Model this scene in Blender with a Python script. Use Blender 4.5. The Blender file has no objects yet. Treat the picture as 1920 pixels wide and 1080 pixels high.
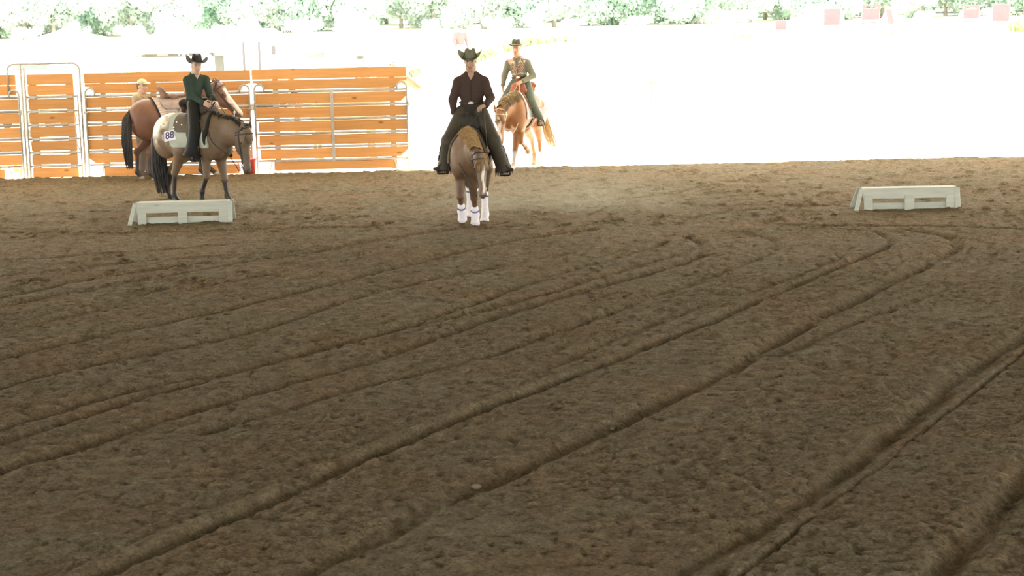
import bpy, math, random
import numpy as np
from mathutils import Vector, Matrix

# ---------------------------------------------------------------- camera, sky, sun, exposure
scene = bpy.context.scene
COL = scene.collection
R = math.radians
CAM_H = 2.92
PITCH, ROLL = R(9.245), R(1.3)
cam_data = bpy.data.cameras.new('camera'); cam = bpy.data.objects.new('camera', cam_data); COL.objects.link(cam)
cam_data.sensor_width = 36.0; cam_data.lens = 60.0; cam_data.clip_start = .1; cam_data.clip_end = 500
cam.location = (0, 0, CAM_H)
_f = Vector((0, math.cos(PITCH), -math.sin(PITCH))); _r0 = Vector((1, 0, 0)); _u0 = _r0.cross(_f)
_r = _r0*math.cos(ROLL) - _u0*math.sin(ROLL); _u = _r0*math.sin(ROLL) + _u0*math.cos(ROLL)
cam.rotation_euler = Matrix((_r, _u, -_f)).transposed().to_euler()
scene.camera = cam

SUN_EL, SUN_AZ = R(62), R(22)
world = bpy.data.worlds.new('sky'); scene.world = world; world.use_nodes = True
wb = world.node_tree.nodes['Background']; wb.inputs[0].default_value = (1.0, .975, .90, 1); wb.inputs[1].default_value = 3.4
sd = bpy.data.lights.new('sun', 'SUN'); sun = bpy.data.objects.new('sun', sd); COL.objects.link(sun)
sd.energy = 15.0; sd.color = (1, .95, .86); sd.angle = R(.6)
sdir = Vector((math.sin(SUN_AZ)*math.cos(SUN_EL), math.cos(SUN_AZ)*math.cos(SUN_EL), math.sin(SUN_EL)))
sun.rotation_euler = sdir.to_track_quat('Z', 'Y').to_euler(); sun.location = (10, 40, 30)
vs = scene.view_settings
scene.display_settings.display_device = 'sRGB'
vs.view_transform = 'Standard'; vs.look = 'None'; vs.gamma = 1.0; vs.use_curve_mapping = False
vs.exposure = 1.24

# ---------------------------------------------------------------- object bookkeeping
def tag(o, label=None, cat=None, group=None, kind=None):
    if label: o['label'] = label
    if cat: o['category'] = cat
    if group: o['group'] = group
    if kind: o['kind'] = kind
    return o
def empty(name, loc=(0, 0, 0), rz=0, **kw):
    o = bpy.data.objects.new(name, None); o.empty_display_size = .1
    o.location = loc; o.rotation_euler = (0, 0, rz); COL.objects.link(o)
    return tag(o, **kw)
def link_mesh(name, me, mat=None, parent=None, loc=None):
    if mat is not None and not me.materials: me.materials.append(mat)
    o = bpy.data.objects.new(name, me); COL.objects.link(o)
    if parent is not None: o.parent = parent
    if loc is not None: o.location = loc
    return o
def np_mesh(name, V, Fs, smooth=True, col=None):
    """V (n,3); Fs: list of (m,k) int arrays"""
    me = bpy.data.meshes.new(name)
    V = np.asarray(V, np.float32)
    Fs = [np.asarray(f, np.int32) for f in (Fs if isinstance(Fs, list) else [Fs]) if len(f)]
    nl = sum(f.size for f in Fs); npoly = sum(len(f) for f in Fs)
    me.vertices.add(len(V)); me.vertices.foreach_set('co', V.ravel())
    me.loops.add(nl); me.loops.foreach_set('vertex_index', np.concatenate([f.ravel() for f in Fs]))
    ls = np.concatenate([np.full(len(f), f.shape[1], np.int32) for f in Fs])
    st = np.concatenate([[0], np.cumsum(ls)[:-1]]).astype(np.int32)
    me.polygons.add(npoly); me.polygons.foreach_set('loop_start', st)
    me.polygons.foreach_set('loop_total', ls)
    me.polygons.foreach_set('use_smooth', np.full(npoly, smooth, bool))
    me.update(calc_edges=True); me.validate()
    if col is not None:
        a = me.color_attributes.new('Col', 'FLOAT_COLOR', 'POINT')
        c = np.ones((len(V), 4), np.float32); c[:, :3] = col; a.data.foreach_set('color', c.ravel())
    return me

class MB:
    """collects boxes, bars, tubes and strips into one mesh"""
    def __init__(s): s.v = []; s.f3 = []; s.f4 = []; s.n = 0
    def raw(s, V, f4=None, f3=None):
        V = np.asarray(V, float); s.v.append(V)
        if f4 is not None and len(f4): s.f4.append(np.asarray(f4, int)+s.n)
        if f3 is not None and len(f3): s.f3.append(np.asarray(f3, int)+s.n)
        s.n += len(V); return s
    def box(s, lo, hi, bev=0.0, M=None):
        lo = np.minimum(lo, hi).astype(float) if False else np.array(lo, float); hi = np.array(hi, float)
        b = min(bev, .45*float(np.min(hi-lo)))
        if b <= 0:
            V = np.array([[(lo, hi)[i][0], (lo, hi)[j][1], (lo, hi)[k][2]] for k in (0, 1) for j in (0, 1) for i in (0, 1)])
            f4 = [(0, 2, 3, 1), (4, 5, 7, 6), (0, 1, 5, 4), (2, 6, 7, 3), (0, 4, 6, 2), (1, 3, 7, 5)]
            f3 = []
        else:
            V = []; idx = {}
            for sx in (0, 1):
                for sy in (0, 1):
                    for sz in (0, 1):
                        c = np.array([(lo, hi)[sx][0], (lo, hi)[sy][1], (lo, hi)[sz][2]])
                        inn = np.array([(1, -1)[sx], (1, -1)[sy], (1, -1)[sz]])*b
                        for ax in range(3):
                            p = c + inn; p[ax] = c[ax]; idx[(sx, sy, sz, ax)] = len(V); V.append(p)
            V = np.array(V); f4 = []; f3 = []
            I = idx
            for ax in range(3):
                a1, a2 = (ax+1) % 3, (ax+2) % 3
                for sd_ in (0, 1):
                    q = []
                    for (p, r) in ((0, 0), (1, 0), (1, 1), (0, 1)):
                        t = [0, 0, 0]; t[ax] = sd_; t[a1] = p; t[a2] = r; q.append(I[(*t, ax)])
                    f4.append(q if sd_ else q[::-1])
                for p in (0, 1):
                    for r in (0, 1):
                        t0 = [0, 0, 0]; t0[a1] = p; t0[a2] = r; t1 = list(t0); t1[ax] = 1
                        q = [I[(*t0, a1)], I[(*t0, a2)], I[(*t1, a2)], I[(*t1, a1)]]
                        f4.append(q if (p ^ r) else q[::-1])
            for sx in (0, 1):
                for sy in (0, 1):
                    for sz in (0, 1):
                        q = [I[(sx, sy, sz, a)] for a in range(3)]
                        f3.append(q if (sx+sy+sz) % 2 else q[::-1])
        if M is not None: V = (np.c_[V, np.ones(len(V))] @ np.array(M).T)[:, :3]
        return s.raw(V, f4, f3)
    def tube(s, pts, rad, sides=8, cap=True):
        P = np.asarray(pts, float); n = len(P)
        rad = np.full(n, rad, float) if np.isscalar(rad) else np.asarray(rad, float)
        T = np.gradient(P, axis=0); T /= np.linalg.norm(T, axis=1)[:, None]+1e-9
        ref = np.array([0, 0, 1.]) if abs(T[0][2]) < .9 else np.array([1., 0, 0])
        N = np.cross(T[0], ref); N /= np.linalg.norm(N); Ns = []
        for t in T:
            N = N-t*(N@t); N /= np.linalg.norm(N)+1e-9; Ns.append(N)
        Ns = np.array(Ns); B = np.cross(T, Ns)
        a = np.linspace(0, 2*math.pi, sides, endpoint=False)
        V = P[:, None]+rad[:, None, None]*(np.cos(a)[None, :, None]*Ns[:, None]+np.sin(a)[None, :, None]*B[:, None])
        i = np.arange(n-1)[:, None]*sides; j = np.arange(sides)[None]; j2 = (j+1) % sides
        f4 = np.stack([i+j, i+j2, i+sides+j2, i+sides+j], -1).reshape(-1, 4)
        V = V.reshape(-1, 3); f3 = []
        if cap:
            V = np.r_[V, [P[0]], [P[-1]]]; a0 = n*sides
            for q in range(sides):
                f3.append((a0, (q+1) % sides, q)); f3.append((a0+1, (n-1)*sides+q, (n-1)*sides+(q+1) % sides))
        return s.raw(V, f4, f3)
    def strip(s, pts, side, w):
        """flat tapering strip along pts; side = unit vectors, w = half widths"""
        P = np.asarray(pts, float); side = np.asarray(side, float); w = np.asarray(w, float)
        V = np.stack([P-side*w[:, None], P+side*w[:, None]], 1).reshape(-1, 3)
        i = np.arange(len(P)-1)*2
        return s.raw(V, np.stack([i, i+1, i+3, i+2], -1))
    def mesh(s, name, smooth=False):
        fs = []
        if s.f4: fs.append(np.concatenate(s.f4))
        if s.f3: fs.append(np.concatenate(s.f3))
        return np_mesh(name, np.concatenate(s.v), fs, smooth)
    def build(s, name, mat, parent=None, loc=None, smooth=False):
        return link_mesh(name, s.mesh(name, smooth), mat, parent, loc)

# ---------------------------------------------------------------- materials
def new_mat(name):
    m = bpy.data.materials.new(name); m.use_nodes = True
    nt = m.node_tree; b = nt.nodes['Principled BSDF']
    return m, nt, b
def ramp(nt, fac, stops):
    r = nt.nodes.new('ShaderNodeValToRGB'); e = r.color_ramp.elements
    while len(e) < len(stops): e.new(.5)
    for el, (p, c) in zip(e, stops): el.position = p; el.color = (*c, 1)
    nt.links.new(fac, r.inputs[0]); return r.outputs[0]
def noise(nt, vec, scale, detail=4, rough=.55):
    n = nt.nodes.new('ShaderNodeTexNoise'); n.inputs['Scale'].default_value = scale
    n.inputs['Detail'].default_value = detail; n.inputs['Roughness'].default_value = rough
    if vec is not None: nt.links.new(vec, n.inputs['Vector'])
    return n.outputs['Fac']
def coords(nt, kind='Object', scale=None):
    t = nt.nodes.new('ShaderNodeTexCoord'); o = t.outputs[kind]
    if scale:
        mp = nt.nodes.new('ShaderNodeMapping'); mp.inputs['Scale'].default_value = scale
        nt.links.new(o, mp.inputs[0]); o = mp.outputs[0]
    return o
def mix(nt, fac, a, b, typ='MIX'):
    m = nt.nodes.new('ShaderNodeMix'); m.data_type = 'RGBA'; m.blend_type = typ
    for sock, v in ((m.inputs[0], fac), (m.inputs[6], a), (m.inputs[7], b)):
        if isinstance(v, bpy.types.NodeSocket): nt.links.new(v, sock)
        elif isinstance(v, (int, float)): sock.default_value = v
        else: sock.default_value = (*v, 1)
    return m.outputs[2]
def bump(nt, b, h, strength, dist=.01):
    n = nt.nodes.new('ShaderNodeBump'); n.inputs['Strength'].default_value = strength; n.inputs['Distance'].default_value = dist
    nt.links.new(h, n.inputs['Height']); nt.links.new(n.outputs[0], b.inputs['Normal'])
def plain(name, c, rough=.6, var=.25, scale=12, metal=0, spec=.5, bmp=0, stretch=None):
    m, nt, b = new_mat(name); co = coords(nt, 'Object', stretch)
    f = noise(nt, co, scale)
    lo = tuple(x*(1-var) for x in c); hi = tuple(min(1, x*(1+var)) for x in c)
    nt.links.new(ramp(nt, f, [(.3, lo), (.7, hi)]), b.inputs['Base Color'])
    b.inputs['Roughness'].default_value = rough; b.inputs['Metallic'].default_value = metal
    b.inputs['Specular IOR Level'].default_value = spec
    if bmp: bump(nt, b, f, bmp)
    return m
def vcol(name, rough=.55, var=.15, scale=25, spec=.3, stretch=None, sheen=0):
    m, nt, b = new_mat(name); a = nt.nodes.new('ShaderNodeVertexColor'); a.layer_name = 'Col'
    f = noise(nt, coords(nt, 'Object', stretch), scale)
    g = ramp(nt, f, [(.3, (1-var,)*3), (.7, (1+var,)*3)])
    nt.links.new(mix(nt, 1.0, a.outputs[0], g, 'MULTIPLY'), b.inputs['Base Color'])
    b.inputs['Roughness'].default_value = rough; b.inputs['Specular IOR Level'].default_value = spec
    if sheen: b.inputs['Sheen Weight'].default_value = sheen
    return m
def wood(name, c, dark, grain=(1.5, 30, 30), knots=True, rough=.65, tint=.25):
    m, nt, b = new_mat(name); co = coords(nt, 'Object')
    oi = nt.nodes.new('ShaderNodeObjectInfo')
    cb = nt.nodes.new('ShaderNodeCombineXYZ'); mu = nt.nodes.new('ShaderNodeMath'); mu.operation = 'MULTIPLY'; mu.inputs[1].default_value = 37
    nt.links.new(oi.outputs['Random'], mu.inputs[0]); nt.links.new(mu.outputs[0], cb.inputs[0]); nt.links.new(mu.outputs[0], cb.inputs[1])
    ad = nt.nodes.new('ShaderNodeVectorMath'); nt.links.new(co, ad.inputs[0]); nt.links.new(cb.outputs[0], ad.inputs[1])
    mp = nt.nodes.new('ShaderNodeMapping'); mp.inputs['Scale'].default_value = grain; nt.links.new(ad.outputs[0], mp.inputs[0])
    f = noise(nt, mp.outputs[0], 1.0, 5, .6)
    base = ramp(nt, f, [(.3, tuple(x*.84 for x in c)), (.6, c), (.8, tuple(min(1, x*1.08) for x in c))])
    if knots:
        v = nt.nodes.new('ShaderNodeTexVoronoi'); v.inputs['Scale'].default_value = 1.0
        mp2 = nt.nodes.new('ShaderNodeMapping'); mp2.inputs['Scale'].default_value = (1.7, 4, 4); nt.links.new(ad.outputs[0], mp2.inputs[0]); nt.links.new(mp2.outputs[0], v.inputs[0])
        k = ramp(nt, v.outputs['Distance'], [(.05, (1, 1, 1)), (.11, (0, 0, 0))])
        base = mix(nt, k, base, dark)
    t = ramp(nt, oi.outputs['Random'], [(0, (1-tint,)*3), (1, (1, 1, 1))])
    nt.links.new(mix(nt, 1.0, base, t, 'MULTIPLY'), b.inputs['Base Color'])
    b.inputs['Roughness'].default_value = rough; b.inputs['Specular IOR Level'].default_value = .25
    bump(nt, b, f, .25, .004)
    return m

def m_footing():
    m, nt, b = new_mat('arena_footing'); co = coords(nt, 'Object')
    big = noise(nt, co, .9, 4); mid = noise(nt, co, 9, 5, .65); fine = noise(nt, co, 42, 5, .75)
    c = ramp(nt, mid, [(.28, (.132, .106, .063)), (.5, (.206, .169, .106)), (.72, (.268, .227, .148))])
    c = mix(nt, ramp(nt, big, [(.4, (0, 0, 0)), (.66, (.55,)*3)]), c, mix(nt, 1.0, c, (1.16, .93, .86), 'MULTIPLY'))
    c = mix(nt, 1.0, c, ramp(nt, fine, [(.3, (.50,)*3), (.7, (1.46,)*3)]), 'MULTIPLY')
    nt.links.new(c, b.inputs['Base Color']); b.inputs['Roughness'].default_value = .95; b.inputs['Specular IOR Level'].default_value = .1
    ad = nt.nodes.new('ShaderNodeMath'); ad.operation = 'ADD'; nt.links.new(mid, ad.inputs[0])
    ml = nt.nodes.new('ShaderNodeMath'); ml.operation = 'MULTIPLY'; ml.inputs[1].default_value = 1.1; nt.links.new(fine, ml.inputs[0]); nt.links.new(ml.outputs[0], ad.inputs[1])
    bump(nt, b, ad.outputs[0], 1.0, .035)
    return m
M = {}
M['footing'] = m_footing()
M['sand'] = plain('pale_sand', (.62, .56, .46), .95, .12, .6, spec=.1)
M['board'] = wood('orange_board', (.76, .375, .130), (.38, .16, .05))
M['steel'] = plain('galvanised_steel', (.44, .41, .36), .45, .15, 6, metal=.35)
M['white_wood'] = wood('white_paint', (.47, .50, .445), (.33, .33, .28), (2, 20, 20), True, .6, .08)
M['roof'] = plain('roof_sheet', (.66, .63, .56), .7, .1, 1)
M['post'] = plain('timber_post', (.42, .3, .18), .8, .2, 5)

# ---------------------------------------------------------------- the arena floor: harrowed footing with real furrows, hoof prints and clods
rng = np.random.default_rng(7)
def vnoise(x, y, seed):
    g = np.random.default_rng(seed).random((256, 256)).astype(np.float32)
    xi = np.floor(x).astype(int); yi = np.floor(y).astype(int); fx = (x-xi).astype(np.float32); fy = (y-yi).astype(np.float32)
    fx = fx*fx*(3-2*fx); fy = fy*fy*(3-2*fy)
    a = g[xi & 255, yi & 255]; b = g[(xi+1) & 255, yi & 255]; c = g[xi & 255, (yi+1) & 255]; d = g[(xi+1) & 255, (yi+1) & 255]
    return (a+(b-a)*fx)+((c+(d-c)*fx)-(a+(b-a)*fx))*fy-.5
# furrow lines on the ground, metres: (x, y) with y away from the judge's end
FURROWS = [
 # depth, width, ridge, points
 (.022,.07,.012,[(-7.6,20.2),(-6.29,20.79),(-4.78,21.38),(-2.97,22.19)]),
 (.022,.07,.012,[(-7.2,18.5),(-5.92,19.55),(-4.50,20.60),(-3.42,20.88),(-2.23,21.31)]),
 (.055,.10,.02,[(-6.6,16.4),(-5.45,18.07),(-5.17,18.42),(-4.93,19.01),(-4.63,19.47),(-4.19,19.82),(-3.70,20.25)]),
 (.04,.09,.02,[(-6.4,15.8),(-5.06,17.88),(-4.46,18.57),(-3.87,19.36),(-2.97,20.49),(-2.37,21.00),(-1.79,21.99),(-1.12,22.51),(-0.42,23.29)]),
 (-.03,.07,.0,[(-6.0,14.2),(-4.86,16.08),(-4.05,17.58),(-2.81,19.37),(-2.07,20.09),(-1.70,20.84),(-1.59,21.35),(-1.83,21.64)]),
 (.05,.11,.022,[(-5.6,12.8),(-4.17,15.21),(-3.40,16.18),(-2.69,17.20),(-1.88,18.57),(-0.97,20.18),(-0.12,21.45),(0.58,22.22),(1.08,22.56)]),
 (.03,.10,.012,[(-4.6,12.8),(-3.69,14.23),(-2.91,14.99),(-2.32,15.85),(-1.75,17.27),(-1.26,18.12),(-0.12,19.49)]),
 (.05,.10,.03,[(-4.9,10.2),(-3.73,12.05),(-3.17,13.04),(-2.61,13.71),(-1.82,14.51),(-1.54,14.98),(-1.10,15.62),(-0.47,16.78),(-0.06,17.70),(0.48,18.72),(1.36,20.12),(1.79,20.84),(1.92,21.16)]),
 (.055,.10,.03,[(-4.8,9.6),(-3.62,11.67),(-2.97,12.87),(-2.43,13.69),(-1.54,15.06),(-0.95,15.79),(-0.62,16.12),(0.35,17.44),(1.06,18.63),(2.00,20.15),(2.30,20.71),(2.36,21.13),(2.26,21.56)]),
 (.095,.11,.03,[(-4.5,8.8),(-3.40,10.90),(-3.13,11.26),(-2.65,12.14),(-2.14,12.94),(-1.44,13.91),(-1.02,14.51),(-0.76,15.06),(-0.11,16.25),(0.62,17.41),(1.90,19.18),(2.28,20.06)]),
 (.045,.11,.02,[(-2.2,11.8),(-1.12,13.33),(-0.70,13.69),(-0.03,14.56),(0.55,15.61),(1.33,16.98),(1.79,17.69),(2.52,18.96),(3.12,20.20),(3.29,20.73),(3.30,21.38),(2.9,22.1)]),
 (.075,.085,.065,[(-3.2,7.1),(-2.19,8.75),(-2.02,9.07),(-1.64,9.74),(-1.13,10.71),(-0.91,11.12),(-0.65,11.58),(-0.32,12.11),(0.18,12.92),(0.83,14.01),(1.31,14.72),(1.52,15.04),(2.37,16.53),(3.14,17.96),(4.01,19.40),(4.49,20.20),(4.70,20.84),(4.67,21.50),(4.45,21.97),(4.0,22.3)]),
 (.075,.13,.03,[(-2.2,6.8),(-0.96,8.92),(-0.80,9.18),(-0.53,9.78),(-0.14,10.36),(0.14,10.81),(0.61,11.58),(1.28,12.66),(1.94,13.89),(2.29,14.60),(2.97,15.94),(3.45,16.69),(4.06,17.82),(4.89,19.26),(5.34,20.16),(5.47,20.61),(5.45,21.21),(5.0,21.9)]),
 (.03,.03,.028,[(.2,6.8),(1.19,8.52),(1.88,9.78),(2.52,10.87),(3.26,12.18),(4.27,14.00),(4.99,15.24),(6.2,17.3),(7.3,19.3),(7.9,20.9),(7.8,22.0)]),
 (.06,.12,.02,[(-.2,6.9),(0.86,8.61),(1.60,9.61),(2.20,10.68),(2.64,11.41),(3.57,13.21),(4.42,14.57),(5.07,15.67),(6.1,17.6),(7.0,19.4),(7.2,20.6),(6.9,21.6)]),
 (.085,.13,.035,[(1.2,6.8),(2.20,8.48),(2.60,9.13),(3.14,10.23),(3.77,11.45),(4.8,13.4),(6.2,15.9),(7.6,18.4),(8.7,20.3),(8.9,21.5)]),
 (.035,.11,.015,[(2.2,14.0),(3.10,15.37),(3.99,16.56),(4.95,17.95),(5.56,19.45),(5.71,20.00),(5.77,20.51),(5.5,21.2)]),
 (.03,.10,.015,[(0.16,13.59),(1.64,16.20),(2.75,17.73),(3.81,19.43),(4.17,20.59),(4.13,21.08)]),
 (.035,.08,.015,[(-0.42,23.06),(0.33,24.32),(1.15,25.51),(2.75,27.07),(4.37,29.35)]),
 (.035,.07,.012,[(2.40,23.61),(3.40,24.38),(4.54,24.76),(5.06,24.25)]),
 (.04,.09,.02,[(-8.2,23.6),(-7.13,23.68),(-5.94,23.35),(-4.22,23.22),(-2.93,23.40),(-1.89,23.33)]),
 (.03,.08,.015,[(3.6,22.6),(4.52,22.34),(5.53,22.16),(6.55,21.59),(7.6,21.0)]),
]
EDGE_Y = 31.45
def smooth_line(P, n=4):
    P = np.array(P, float)
    for _ in range(n):
        Q = np.empty((2*len(P), 2)); Q[0::2] = P; Q[1:-1:2] = .75*0+0; 
        a, b = P[:-1], P[1:]
        Q = np.stack([.75*a+.25*b, .25*a+.75*b], 1).reshape(-1, 2); P = np.r_[P[:1], Q, P[-1:]]
    return P
def make_floor():
    NR, NC = 880, 900
    ys = 6.6*(EDGE_Y+.25-0)**0*np.exp(np.linspace(0, math.log((EDGE_Y+.3)/6.6), NR))
    u = np.linspace(-1, 1, NC)
    X = u[None]*(.40*ys[:, None]+2.0); Y = np.repeat(ys[:, None], NC, 1)
    Z = np.zeros_like(X, dtype=np.float32)
    wob = vnoise(X*1.6, Y*1.6, 1)*.10+vnoise(X*6, Y*6, 2)*.04
    for q, (dep, wid, rid, pts) in enumerate(FURROWS):
        P = smooth_line(pts, 2); dep, rid = (dep*1.7, rid*1.7) if q < 7 or q >= 18 else (dep, rid); D = np.full(X.shape, 9., np.float32); S = np.zeros(X.shape, np.float32)
        for a, b in zip(P[:-1], P[1:]):
            mrg = .7
            r0, r1 = np.searchsorted(ys, [min(a[1], b[1])-mrg, max(a[1], b[1])+mrg])
            if r1 <= r0: continue
            hw = .40*ys[r0:r1]+2
            c0 = int(max(0, np.floor(((min(a[0], b[0])-mrg)/hw).min()*.5*NC+.5*NC))); c1 = int(min(NC, np.ceil(((max(a[0], b[0])+mrg)/hw).max()*.5*NC+.5*NC)))
            if c1 <= c0: continue
            sl = (slice(r0, r1), slice(c0, c1)); px = X[sl]+wob[sl]*.35-a[0]; py = Y[sl]-wob[sl]*.35-a[1]; d = b-a; L2 = d@d+1e-9
            t = np.clip((px*d[0]+py*d[1])/L2, 0, 1); dx = px-t*d[0]; dy = py-t*d[1]; dd = np.sqrt(dx*dx+dy*dy)
            m = dd < D[sl]; D[sl] = np.where(m, dd, D[sl]); S[sl] = np.where(m, np.sign(d[0]*dy-d[1]*dx), S[sl])
        sd_ = D*S
        mod = 1+1.2*vnoise(X*2.3+q*7, Y*2.3, 11)+.8*vnoise(X*9+q*7, Y*9, 12)
        wid = wid*.62; Z += -.74*dep*np.exp(-(D/wid)**2)*mod + .42*rid*np.exp(-((sd_-2.0*wid)/(1.2*wid))**2)*mod + .25*rid*np.exp(-((sd_+2.0*wid)/(1.2*wid))**2)*mod; Z += -.012*np.exp(-(D/.22)**2)
    # gentle tyre and harrow undulation, clods
    a_ = R(33); s_ = X*math.cos(a_)-Y*math.sin(a_)*.9
    fade = np.clip((23.5-Y)/4, 0, 1)
    Z += fade*.004*np.sin(s_*2*math.pi/.55+2*vnoise(X*.5, Y*.5, 5)*3)*(.5+vnoise(X*.7, Y*.7, 6))
    for wl, amp, sd2 in ((1.1, .010, 21), (.42, .007, 22), (.19, .007, 23), (.085, .009, 24), (.045, .013, 25), (.027, .011, 26)):
        n = vnoise(X/wl+3, Y/wl, sd2)
        Z += amp*n*(1.0 if wl > .3 else (.75+.9*vnoise(X/1.3, Y/1.3, 30)))*2*.5
    # broken crumbs: raised clods with sharp edges
    n = vnoise(X/.055, Y/.055, 41); Z += .012*np.clip((n-.17)*5, 0, 1)
    n = vnoise(X/.07, Y/.07, 43); Z -= .012*np.clip((n-.22)*6, 0, 1)
    # hoof prints, mostly in the trodden strip at the far end
    def pits(n, ylo, yhi, xw, r_lo, r_hi, d_lo, d_hi):
        for _ in range(n):
            y = rng.uniform(ylo, yhi); x = rng.uniform(-1, 1)*(.34*y) if xw is None else rng.uniform(*xw)
            r = rng.uniform(r_lo, r_hi); dp = rng.uniform(d_lo, d_hi)
            r0, r1 = np.searchsorted(ys, [y-2.2*r, y+2.2*r]); hw = .40*y+2
            c0 = int((x-2.4*r)/hw*.5*NC+.5*NC); c1 = int((x+2.4*r)/hw*.5*NC+.5*NC)+1
            c0, c1 = max(c0, 0), min(c1, NC)
            if r1 <= r0 or c1 <= c0: continue
            sl = (slice(r0, r1), slice(c0, c1)); d = np.hypot(X[sl]-x, (Y[sl]-y)*.8)/r
            Z[sl] += -dp*np.exp(-d**4)+dp*.7*np.exp(-((d-1.45)/.35)**2)
    pits(1100, 22.8, 31.2, None, .035, .08, .010, .030)
    pits(50, 10, 22, None, .02, .05, .01, .02)
    pits(40, 18.0, 21, (-5.6, -2.6), .04, .08, .015, .04)
    # sandy lip where the footing ends
    lip = np.exp(-((Y-(EDGE_Y-.05+.25*vnoise(X*.8, X*0, 51)))/.16)**2)
    lip = lip*(1-.9*np.exp(-((X+3.2)/1.6)**4))
    Z += lip*(.02+.035*vnoise(X*1.1, Y*.4, 52)+.03*vnoise(X*5, Y*5, 53))
    Z[-1] = -.12
    V = np.stack([X, Y, Z], -1).reshape(-1, 3)
    i = np.arange(NR-1)[:, None]*NC+np.arange(NC-1)[None]
    Fq = np.stack([i, i+1, i+NC+1, i+NC], -1).reshape(-1, 4)
    return link_mesh('floor', np_mesh('floor', V, Fq, True), M['footing'])
floor = tag(make_floor(), label='brown harrowed sand footing of the riding arena, combed with curving furrows', kind='structure')
b = MB(); b.box((-34, -16, -.3), (34, EDGE_Y, -.16)); tag(b.build('floor_base', M['footing']), label='brown sand bed under the arena footing', kind='structure')

# ---------------------------------------------------------------- ground outside: flat pale yard rising to a grassy bank and the wood
def ground_z(x, y):
    x = np.asarray(x, float); y = np.asarray(y, float)
    yb = np.where(x < -2, 60-4*np.clip((x+9)/7, 0, 1), 56-6*np.clip((x+2)/4, 0, 1))
    t = np.clip((y-yb)/11, 0, 1); t = t*t*(3-2*t)
    return 1.8*t+np.clip((y-66)/26, 0, 1.6)*.45
gx = np.linspace(-70, 70, 141); gy = np.r_[np.linspace(EDGE_Y-.1, 75, 110), np.linspace(76, 150, 30)]
GX, GY = np.meshgrid(gx, gy); GZ = ground_z(GX, GY)-.03+.03*vnoise(GX*.7, GY*.7, 61)
i = np.arange(len(gy)-1)[:, None]*len(gx)+np.arange(len(gx)-1)[None]
tag(link_mesh('ground', np_mesh('ground', np.stack([GX, GY, GZ], -1).reshape(-1, 3), np.stack([i, i+1, i+len(gx)+1, i+len(gx)], -1).reshape(-1, 4)), M['sand']),
    label='pale sunlit sandy yard outside the arena rising to a low bank', kind='structure')

# ---------------------------------------------------------------- the roof that shades the arena, on timber posts
ROOF_Z = 5.6
ROOF_Y = EDGE_Y+ROOF_Z/math.tan(SUN_EL)*math.cos(SUN_AZ)
b = MB(); b.box((-26, -14, ROOF_Z), (26, ROOF_Y, ROOF_Z+.15)); tag(b.build('ceiling', M['roof']), label='pale sheet roof over the riding arena', kind='structure')
for k, (x, y) in enumerate([(sx*14.5, y) for sx in (-1, 1) for y in (-12, -1, 10, 21, 33.2)]):
    b = MB(); b.box((x-.13, y-.13, -.2), (x+.13, y+.13, ROOF_Z), .02)
    tag(b.build('pillar', M['post']), label='timber post carrying the arena roof', kind='structure')

# ---------------------------------------------------------------- fence of steel corral panels filled with orange boards
FY = 32.15
RAILS = [1.51, 1.245, .985, .725, .47, .215]
ROWS = [(1.745, 1.935), (1.548, 1.728), (1.283, 1.475), (1.02, 1.212), (.76, .952), (.505, .692), (.25, .438), (.0, .178)]
def board_mesh(length, z0, z1, notch=()):
    """board with its long sides a little uneven; notch: list of (corner, dx, dz) cut-offs; corners tl tr bl br"""
    c = {'bl': [(0, 0)], 'br': [(length, 0)], 'tr': [(length, 1)], 'tl': [(0, 1)]}
    h = z1-z0
    cut = {k: (dx, dz) for k, dx, dz in notch}
    pts = []
    def arc(cx, cz, rx, rz, a0, a1):
        return [(cx+rx*math.cos(a), cz+rz*math.sin(a)) for a in np.linspace(a0, a1, 6)]
    for k in ('bl', 'br', 'tr', 'tl'):
        X = 0 if k[1] == 'l' else length; Zc = 0 if k[0] == 'b' else h
        if k in cut:
            dx, dz = cut[k]; sx = 1 if k[1] == 'l' else -1; sz = 1 if k[0] == 'b' else -1
            p1 = (X, Zc+sz*dz); p2 = (X+sx*dx, Zc)
            cv = [p1, p2] if dz < .125 or dx < .15 else [(X+sx*dx*math.sin(a), Zc+sz*dz*math.cos(a)) for a in np.linspace(0, math.pi/2, 8)]
            pts += (cv if k in ('bl', 'tr') else cv[::-1])
        else: pts.append((X, Zc))
    P = np.array(pts); n = len(P); th = .028
    V = np.r_[np.c_[P[:, 0], np.full(n, -th/2), P[:, 1]+z0], np.c_[P[:, 0], np.full(n, th/2), P[:, 1]+z0]]
    me = bpy.data.meshes.new('board')
    faces = [list(range(n)), list(range(2*n-1, n-1, -1))]+[[q, q+n, (q+1) % n+n, (q+1) % n] for q in range(n)]
    me.from_pydata(V.tolist(), [], [f[::-1] for f in faces]); me.update(); return me
def boards(root, x0, x1, rows=ROWS, cuts={}, split=None, r=None):
    r = r or random.Random(5)
    for q, (z0, z1) in enumerate(rows):
        segs = [(x0, x1)] if split is None or q < 2 or q == len(rows)-1 else [(x0, split-.025), (split+.025, x1)]
        for si, (a, b_) in enumerate(segs):
            ct = [c[1:] for c in cuts.get(q, []) if c[0] == si]
            dz = r.uniform(-.004, .004)
            sh = cuts.get(('ends', q), (0, 0))
            a2, b2 = a+(sh[0] if si == 0 else 0), b_-(sh[1] if si == len(segs)-1 else 0)
            o = link_mesh('board', board_mesh(b2-a2, z0+dz, z1+dz+r.uniform(-.004, .003), ct), M['board'], root, (a2, r.uniform(-.003, .003), 0))
            o.rotation_euler.y = r.uniform(-.0015, .0015)
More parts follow.
